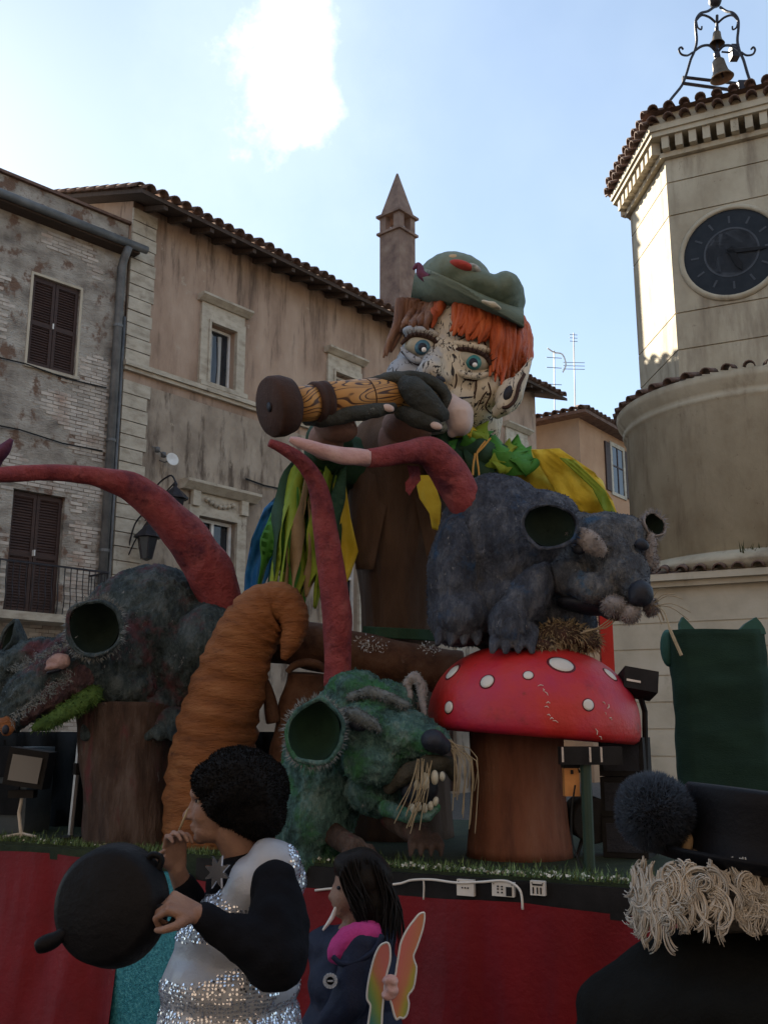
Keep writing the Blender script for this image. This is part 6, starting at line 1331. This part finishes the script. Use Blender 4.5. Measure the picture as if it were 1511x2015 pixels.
    k = Blob(); k.chain([(Vector((g.x, Y - .09, .72)), .10), (Vector((g.x + .02, Y - .10, .42)), .085), (Vector((g.x + .04, Y - .10, .1)), .07)]); k.build('trouser_leg', M_trs, o, .014, 3)
    k = Blob(); k.chain([(Vector((g.x, Y + .09, .72)), .10), (Vector((g.x + .02, Y + .10, .42)), .085), (Vector((g.x + .04, Y + .10, .1)), .07)]); k.build('trouser_leg', M_trs, o, .014, 3)
    for s in (-1, 1): shoe(o, g.x + .04, Y + s * .1, (-1, 0), M_black)
    # the pan
    c = P(208, 1782, 2.72); r_ = 116 * M(208, 1782, 2.72); pn = empty('black_pan', c, 0, 'big round black pan held up edgewise by the person in white tunic', 'pan')
    m = Matrix.Translation(c) @ Matrix.Rotation(R(84), 4, 'X') @ Matrix.Rotation(R(-14), 4, 'Y')
    ml = mat('black_enamel', [(.004, .004, .005), (.010, .010, .012)], 9, .45, .25, 50)
    MB().lathe([(.0, .015), (r_ * .80, .015), (r_ * .9, .004), (r_ * .99, -.05), (r_ * 1.02, -.052), (r_ * 1.02, -.047), (r_ * .93, .01), (r_ * .82, .021), (.0, .021)], 56, m).build('pan_bowl', ml, pn, True)
    MB().tube(spline([P(128, 1832, 2.73), P(110, 1848, 2.72), P(88, 1858, 2.71), P(70, 1866, 2.70)], 4), [.014, .015, .016, .018, .02, .021, .022, .022, .022, .021, .019, .016, .01], 12).build('pan_handle', ml, pn, True)
    MB().tube(spline([P(285, 1700, 2.74), P(300, 1682, 2.74), P(318, 1690, 2.74), P(312, 1712, 2.74)], 5), .009, 8).build('loop_handle', ml, pn, True)
    MB().tube(spline([P(295, 1790, 2.70), P(330, 1785, 2.68), P(345, 1800, 2.68), P(330, 1825, 2.69), P(295, 1830, 2.71)], 5), .008, 8).build('loop_handle', ml, pn, True)
    st = MB().tube([P(352, 1636, 2.955), P(363, 1610, 2.95), P(371, 1590, 2.945)], [.003, .003, .0022], 8).build('thin_stick', M_straw, None, True); tag(st, 'thin pale stick held up between fingers before the face', 'stick')
woman()

def girl():
    Y = 3.6; g = P(700, 1800, Y); o = empty('person', (g.x, g.y, 0), 0, 'child with long dark hair in navy jacket with pink hood', 'person')
    b = Blob(); b.px(708, 1738, Y, 50, 58, .085).px(682, 1765, Y, 30, 34, .06).px(672, 1792, Y, 16, 14, .035).pxchain([(660, 1745, Y, 7), (655, 1758, Y, 6), (650, 1765, Y, 6)]).px(660, 1778, Y, 8, 4, .02).px(662, 1784, Y, 7, 4, .018)
    b.pxchain([(700, 1790, Y, 28), (705, 1830, Y, 30)]); b.chain([(P(700, 1860, Y), .085), (Vector((g.x, Y, .72)), .09)])
    for s in (-1, 1): b.chain([(Vector((g.x, Y + s * .07, .68)), .07), (Vector((g.x, Y + s * .07, .36)), .048), (Vector((g.x, Y + s * .07, .08)), .034)])
    for s, dx in ((-1, -60), (1, -70)):
        a, e, w = P(700 + (10 if s < 0 else -30), 1850, Y + s * .12), P(690, 1960, Y + s * .17), P(630, 2040, Y + s * .16); b.chain([(a, .035), (e, .028), (w, .02)]); hand(b, w, Vector((-.6, 0, -.5)), Vector((-.2, -s * .8, -.3)), s, (.4, .5, .3), .72)
    body = b.build('body', M_skin, o, .0065, 4)
    k = Blob(); k.px(667, 1747, Y - .05, 5, 4, .010); k.build('eye', M_nose, body, .003, 1)
    k = Blob(); k.px(660, 1780, Y, 8, 3, .016); k.build('lips', M_palm, body, .003, 1)
    # jacket
    k = Blob(); k.px(705, 1860, Y, 80, 44, .14, roll=-8).px(700, 1930, Y, 96, 80, .17).px(695, 2030, Y, 104, 90, .18).px(640, 1870, Y + .03, 40, 44, .10, roll=-25)
    k.build('jacket', M_navy, o, .012, 5, .014, 9, .006, 24)
    for s in (-1, 1):
        a, e, w = P(710 if s < 0 else 660, 1865, Y + s * .13), P(690, 1965, Y + s * .18), P(632, 2035, Y + s * .165); k = Blob(); k.chain([(a, .07), (e, .06), (w, .042)]); k.build('sleeve', M_navy, o, .012, 4, .012, 14)
    k = Blob(); k.px(695, 1852, Y - .13, 58, 30, .055, roll=-24).px(720, 1838, Y - .11, 36, 26, .06, roll=-15).px(675, 1870, Y - .13, 36, 24, .05, roll=-30); k.build('hood', M_pink, o, .009, 4, .012, 14, .004, 40)
    pxr = [(655, 1882, Y - .19, 5), (672, 1896, Y - .2, 6), (700, 1893, Y - .2, 6), (735, 1872, Y - .19, 6), (752, 1840, Y - .17, 6)]
    c, r = pxpath(pxr, 5); MB().tube(c, r, 8).build('hood_edge', M_navy, o, True)
    k = Blob(); k.pxchain([(660, 1788, Y - .06, 4), (654, 1805, Y - .06, 5), (645, 1818, Y - .07, 4), (636, 1830, Y - .07, 3)]); k.build('collar_trim', M_white, o, .004, 2)
    # round badge: ring of petals round a bar
    c = P(650, 1930, Y - .22); bd = empty('badge', (c.x - o.location.x, c.y - o.location.y, c.z), 0); bd.parent = o
    mwb = mat('pale_print', [(.45, .47, .5)], 5, .7, 0)
    for i in range(14):
        a = 2 * math.pi * i / 14; MB().box(-.004, .004, -.002, .002, .014, .023, Matrix.Rotation(a, 4, 'Y')).build('petal', mwb, bd, world=False)
    MB().lathe([(.0125, 0), (.0125, .002), (.0145, .002), (.0145, 0)], 20, Matrix.Rotation(R(90), 4, 'X')).build('ring', mwb, bd, world=False); MB().box(-.009, .009, -.002, .002, -.0025, .0025).build('bar', mwb, bd, world=False)
    MB().tube([c + Vector((0, .0, 0)), c + Vector((.01, .09, 0))], .004, 6).build('pin', M_nose, o)
    # hair
    k = Blob(); k.px(716, 1728, Y, 58, 60, .10).px(735, 1775, Y, 44, 60, .10).px(690, 1705, Y, 36, 32, .085); hr = k.build('hair', M_dhair, o, .009, 3, .010, 14)
    rnd = random.Random(4)
    for i in range(280):
        a = rnd.uniform(-1.5, 1.9); x0 = 712 + 50 * math.sin(a) * .9; y0 = 1730 - 52 * math.cos(a) * rnd.uniform(.7, 1.0); dep = rnd.uniform(-.1, .1) * (1 if rnd.random() < .3 else -1)
        x1 = 735 + a * 28 + rnd.uniform(-14, 14); x1 = max(x1, 690 + rnd.uniform(0, 15)); y1 = rnd.uniform(1800, 1870) if a > 0 else rnd.uniform(1770, 1830)
        MB_pts = spline([P(x0, y0, Y + dep), P(x0 * .5 + x1 * .5 + 12 * (1 if a > 0 else -.3), (y0 + y1) / 2, Y + dep * 1.1), P(x1, y1, Y + dep * 1.15 - .03)], 4)
        MB().tube(MB_pts, [.0028, .0036, .0036, .0034, .003, .0028, .0022, .0016, .0008], 5).build('hair_strand', M_dhair, hr, True)
    k = Blob(); k.chain([(Vector((g.x, Y - .07, .62)), .075), (Vector((g.x, Y - .07, .08)), .055)]); k.build('trouser_leg', M_trs, o, .014, 3)
    k = Blob(); k.chain([(Vector((g.x, Y + .07, .62)), .075), (Vector((g.x, Y + .07, .08)), .055)]); k.build('trouser_leg', M_trs, o, .014, 3)
    for s in (-1, 1): shoe(o, g.x, Y + s * .07, (-1, 0), M_black)
    # butterfly wings
    m = bpy.data.materials.new('rainbow_wing_print'); m.use_nodes = True; nt = m.node_tree; bs = nt.nodes['Principled BSDF']; N = nt.nodes.new; L = nt.links.new; bs.inputs['Roughness'].default_value = .5
    tc = N('ShaderNodeTexCoord'); sp = N('ShaderNodeSeparateXYZ'); L(tc.outputs['Object'], sp.inputs[0]); ab = N('ShaderNodeMath'); ab.operation = 'ABSOLUTE'; L(sp.outputs['X'], ab.inputs[0])
    zz = N('ShaderNodeMath'); zz.operation = 'MULTIPLY_ADD'; L(sp.outputs['Z'], zz.inputs[0]); zz.inputs[1].default_value = -.32; L(ab.outputs[0], zz.inputs[2])
    nz = N('ShaderNodeTexNoise'); nz.inputs['Scale'].default_value = 14; L(tc.outputs['Object'], nz.inputs['Vector']); ad = N('ShaderNodeMath'); ad.operation = 'MULTIPLY_ADD'; L(nz.outputs['Fac'], ad.inputs[0]); ad.inputs[1].default_value = .025; L(zz.outputs[0], ad.inputs[2])
    rp = N('ShaderNodeValToRGB'); L(ad.outputs[0], rp.inputs[0]); e = rp.color_ramp.elements; e[0].position = .022; e[0].color = (.55, .16, .13, 1); e[1].position = .118; e[1].color = (.05, .22, .2, 1)
    for p_, c_ in ((.052, (.52, .2, .1)), (.070, (.42, .34, .06)), (.088, (.22, .34, .08))): q = e.new(p_); q.color = (*c_, 1)
    L(rp.outputs[0], bs.inputs['Base Color'])
    s = M(775, 1935, 3.33); ctr = P(772, 1935, 3.33); wg = empty('butterfly_wings', ctr, 0, 'rainbow butterfly wings worn on the child back', 'wings')
    def zp(x, y): return ((520 + x / 2.518 - 772) * s, (1935 - (1600 + y / 2.518)) * s)
    rw = [(800, 520), (801, 548), (790, 600), (760, 680), (742, 720), (748, 750), (757, 775), (752, 820), (740, 870), (712, 905), (717, 940), (708, 985), (690, 1005), (670, 1000), (655, 1008), (642, 985), (630, 940), (618, 900), (632, 850), (650, 800), (655, 770), (668, 700), (675, 665), (690, 630), (715, 590), (745, 555), (775, 525)]
    lw = [(605, 655), (618, 662), (625, 690), (624, 740), (610, 790), (598, 840), (593, 900), (585, 970), (580, 1045), (570, 1110), (545, 1135), (520, 1120), (512, 1050), (520, 990), (524, 950), (508, 925), (506, 895), (512, 850), (525, 790), (548, 715), (575, 670)]
    for nm, poly, rz in (('wing', rw, 14), ('wing', lw, -14)):
        mm = Matrix.Rotation(R(rz), 4, 'Z'); w = MB().prism([zp(*q) for q in poly], -.003, .003, mm).build(nm, m, wg, world=False)
        pts = [mm @ Vector((zp(*q)[0], -.002, zp(*q)[1])) for q in poly]; MB().tube(spline(pts + [pts[0]], 3), .0035, 5).build('wing_wire', M_white, w, world=False)
    k = Blob(); k.px(768, 1930, 3.32, 16, 12, .02).px(770, 1950, 3.32, 13, 16, .02).px(765, 1958, 3.32, 15, 10, .02); k.build('wing_knot', mat('pink_tulle', [(.5, .25, .22), (.6, .4, .36)], 20, .8, .5), wg, .005, 2, .004, 60)
    MB().tube([P(769, 1940, 3.33), P(745, 1925, 3.43)], .008, 6).build('strap', M_pink, wg)
girl()

def hat_person():
    Y = 2.2; g = P(1490, 1800, Y); o = empty('person', (g.x, g.y, 0), 0, 'person seen from behind in black top hat, pale curly wig and black coat', 'person')
    b = Blob(); b.px(1490, 1735, Y + .02, 78, 100, .10).px(1490, 1775, Y + .06, 55, 60, .07).px(1490, 1770, Y + .125, 12, 16, .02); b.pxchain([(1490, 1800, Y + .02, 55), (1490, 1860, Y + .02, 62)]); b.chain([(P(1490, 1930, Y + .02), .12), (Vector((g.x, Y, .72)), .14)])
    for s in (-1, 1):
        b.chain([(Vector((g.x + s * .09, Y, .7)), .09), (Vector((g.x + s * .1, Y + .01, .36)), .06), (Vector((g.x + s * .1, Y, .08)), .04)])
        a, e, w = P(1490 + s * 150, 1945, Y + .03), P(1490 + s * 260, 2090, Y), P(1490 + s * 250, 2240, Y + .12); b.chain([(a, .05), (e, .042), (w, .027)]); hand(b, w, Vector((0, .4, -.9)), Vector((-s, .1, 0)), -s, (.35, .4, .3), .9)
    for s in (-1, 1): b.px(1490 + s * 32, 1748, Y + .112, 9, 6, .012)
    body = b.build('body', M_skin, o, .008, 4)
    k = Blob(); k.px(1490, 1892, Y + .02, 262, 72, .15).px(1480, 1980, Y, 345, 112, .19).px(1480, 2110, Y, 395, 130, .21).px(1485, 2250, Y, 350, 130, .21); k.chain([(Vector((g.x, Y, .7)), .30), (Vector((g.x, Y, .55)), .31)])
    ct = k.build('coat', M_coat, o, .018, 6, .02, 4, .006, 18);
    k = Blob(); k.px(1490, 1845, Y + .03, 130, 30, .11); k.build('coat_collar', M_coat, o, .012, 4, .008, 12)
    for s in (-1, 1): k = Blob(); k.chain([(Vector((g.x + s * .1, Y, .5)), .085), (Vector((g.x + s * .1, Y, .08)), .065)]); k.build('trouser_leg', M_trs, o, .014, 3)
    for s in (-1, 1): shoe(o, g.x + s * .1, Y, (0, 1), M_black)
    # wig of ringlets
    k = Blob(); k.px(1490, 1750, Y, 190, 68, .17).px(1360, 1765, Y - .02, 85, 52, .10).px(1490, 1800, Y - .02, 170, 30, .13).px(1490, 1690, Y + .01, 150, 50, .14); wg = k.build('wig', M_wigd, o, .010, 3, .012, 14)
    rnd = random.Random(11)
    for i in range(170):
        a = rnd.uniform(-3.25, .1); ry = rnd.random(); px0 = 1490 + 222 * math.cos(a); d0 = -.155 * max(0, math.sin(-a)); py0 = 1690 + 75 * ry
        r0 = rnd.uniform(.012, .024); turns = rnd.uniform(.9, 1.7); ph = rnd.uniform(0, 6.3); drop = rnd.uniform(.05, .10); sx = rnd.choice((-1, 1)); lean = rnd.uniform(-.05, .05); base = P(px0, py0, Y + d0); out = Vector((math.cos(a), -max(0, math.sin(-a)), 0)) * .012
        lock = MB(); ns = 9
        for s_ in range(ns):
            jo = noise.random_unit_vector() * .0055; rr = r0 * rnd.uniform(.8, 1.15); p2 = ph + rnd.uniform(-.25, .25); pts = []
            for t in range(15):
                q = t / 14; k_ = rr * (.4 + .8 * q) * (1 - .25 * q * q); an = p2 + sx * turns * 6.283 * q
                side = Vector((-math.sin(a), math.cos(a), 0)); pts.append(base + out * (1 + q) + side * (math.cos(an) * k_ + lean * q) + Vector((0, 0, math.sin(an) * k_ - drop * q)) + jo)
            lock.tube(pts, [.0009 + .0011 * math.sin(math.pi * min(1, .15 + t / 16)) for t in range(15)], 4)
        tag(lock.build('curl', M_wig, wg, True), kind='stuff')
    # hat
    hb = P(1490, 1702, Y + .01); ht = empty('top_hat', hb, 0, 'black top hat with a big fur pompom on its side, tilted on pale curls', 'top hat'); s = M(1490, 1700, Y)
    mt = Matrix.Translation(hb) @ Matrix.Rotation(R(7), 4, 'Y')
    MB().lathe([(.0, 142 * s), (140 * s, 142 * s), (146 * s, 136 * s), (142 * s, 110 * s), (138 * s, 60 * s), (140 * s, 8 * s), (150 * s, 3 * s)], 48, mt, caps=False).build('crown', M_felt, ht, True)
    MB().lathe([(150 * s, 3 * s), (185 * s, 4 * s), (205 * s, 12 * s), (212 * s, 22 * s), (208 * s, 14 * s), (190 * s, -4 * s), (140 * s, -4 * s)], 48, mt, caps=False).build('brim', M_felt, ht, True)
    MB().lathe([(140.5 * s, 7 * s), (144.5 * s, 7 * s), (144.5 * s, 10 * s), (140.5 * s, 10 * s)], 48, mt, caps=False).build('band_edge', M_sequin, ht, True)
    c = P(1287, 1598, Y - .02); r_ = 66 * s
    k = Blob(); k.ell(c, (r_, r_, r_)); core = k.build('pompom', M_felt, ht, .008, 1, .004, 20)
    mf = mat('frosted_fur', [(.008, .010, .016), (.02, .024, .034)], 6, .7, 0, spec=.3)
    nt = mf.node_tree; tr = nt.nodes.new('ShaderNodeBsdfTranslucent'); tr.inputs[0].default_value = (.30, .33, .38, 1); ms = nt.nodes.new('ShaderNodeMixShader'); ms.inputs[0].default_value = .3
    nt.links.new(nt.nodes['Principled BSDF'].outputs[0], ms.inputs[1]); nt.links.new(tr.outputs[0], ms.inputs[2]); nt.links.new(ms.outputs[0], nt.nodes['Material Output'].inputs[0])
    tag(link('pile', tufts(core.data, 16000, .016, .0011, 0, seed=3).mesh('pile'), mf, core, world=False), kind='stuff')
    k = Blob(); k.px(1345, 1660, Y - .01, 16, 26, .03, roll=20); k.build('felt_tab', M_tan, ht, .005, 2)
    MB().tube([c, P(1350, 1640, Y)], .012, 8).build('wire_stem', M_felt, ht)
hat_person()

def green_panel():
    Y = 6.3; a = P(1318, 1240, Y); b = P(1500, 1240, Y); g = (a + b) / 2; o = empty('green_cloth_panel', (g.x, g.y, 0), R(-4), 'tall dark green cloth panel with two pointed top corners', 'panel')
    m = mat('dark_green_cloth_cover', [(.008, .026, .018), (.016, .045, .030)], 3, .9, .35, 60, stretch=(1, 1, 2.5)); mc = mat('sea_green_trim', [(.02, .075, .06), (.035, .11, .09)], 5, .7, .2)
    w = (b - a).length / 2; zt = a.z; v = []; n, q = 24, 60
    mb = MB()
    for side in (-1, 1):
        v = []
        for j in range(q + 1):
            z = zt * j / q
            for i in range(n + 1):
                x = -w + 2 * w * i / n; e = min(1, (1 - abs(2 * i / n - 1)) * 4); dz = .018 * noise.noise(Vector((x * 1.5, side * 3, z * 7))) + .012 * noise.noise(Vector((x * 5, side * 5 + 9, z * 14)))
                v.append((x + .012 * noise.noise(Vector((side, 4, z * 6))), side * (.03 + .05 * e) + dz * side, z + (.012 * noise.noise(Vector((x * 5, 1, 1))) if j == q else 0)))
        f = [(j * (n + 1) + i, j * (n + 1) + i + 1, (j + 1) * (n + 1) + i + 1, (j + 1) * (n + 1) + i) for j in range(q) for i in range(n)]
        mb.add(v, f)
    k = (n + 1) * (q + 1); W = n + 1
    mb.f += [(j * W, (j + 1) * W, k + (j + 1) * W, k + j * W) for j in range(q)] + [(j * W + n, k + j * W + n, k + (j + 1) * W + n, (j + 1) * W + n) for j in range(q)] + [(q * W + i, k + q * W + i, k + q * W + i + 1, q * W + i + 1) for i in range(n)]
    mb.build('cloth_cover', m, o, True, world=False)
    s = M(1400, 1240, Y)
    for x0, x1, xp, h in ((-.85, -.5, -.72, 26), (.45, 1.0, .82, 24)):
        MB().prism([(x0 * w, -.03), (x0 * w * .98 + .01, 0.004), ((x0 * .6 + xp * .4) * w, h * s * .5), (xp * w, h * s), ((x1 * .5 + xp * .5) * w, h * s * .55), (x1 * w * .98, .004), (x1 * w, -.03)], -.04, .02, Matrix.Translation((0, 0, zt))).build('pointed_corner', mc, o, world=False)
    MB().lathe([(.0, -.03), (.07, -.02), (.085, .0), (.07, .02), (.0, .03)], 20, Matrix.Translation((-w - .01, .02, zt - .11)) @ Matrix.Rotation(R(90), 4, 'X') @ Matrix.Diagonal((.6, 1.4, 1, 1))).build('round_lug', mc, o, True, world=False)
green_panel()
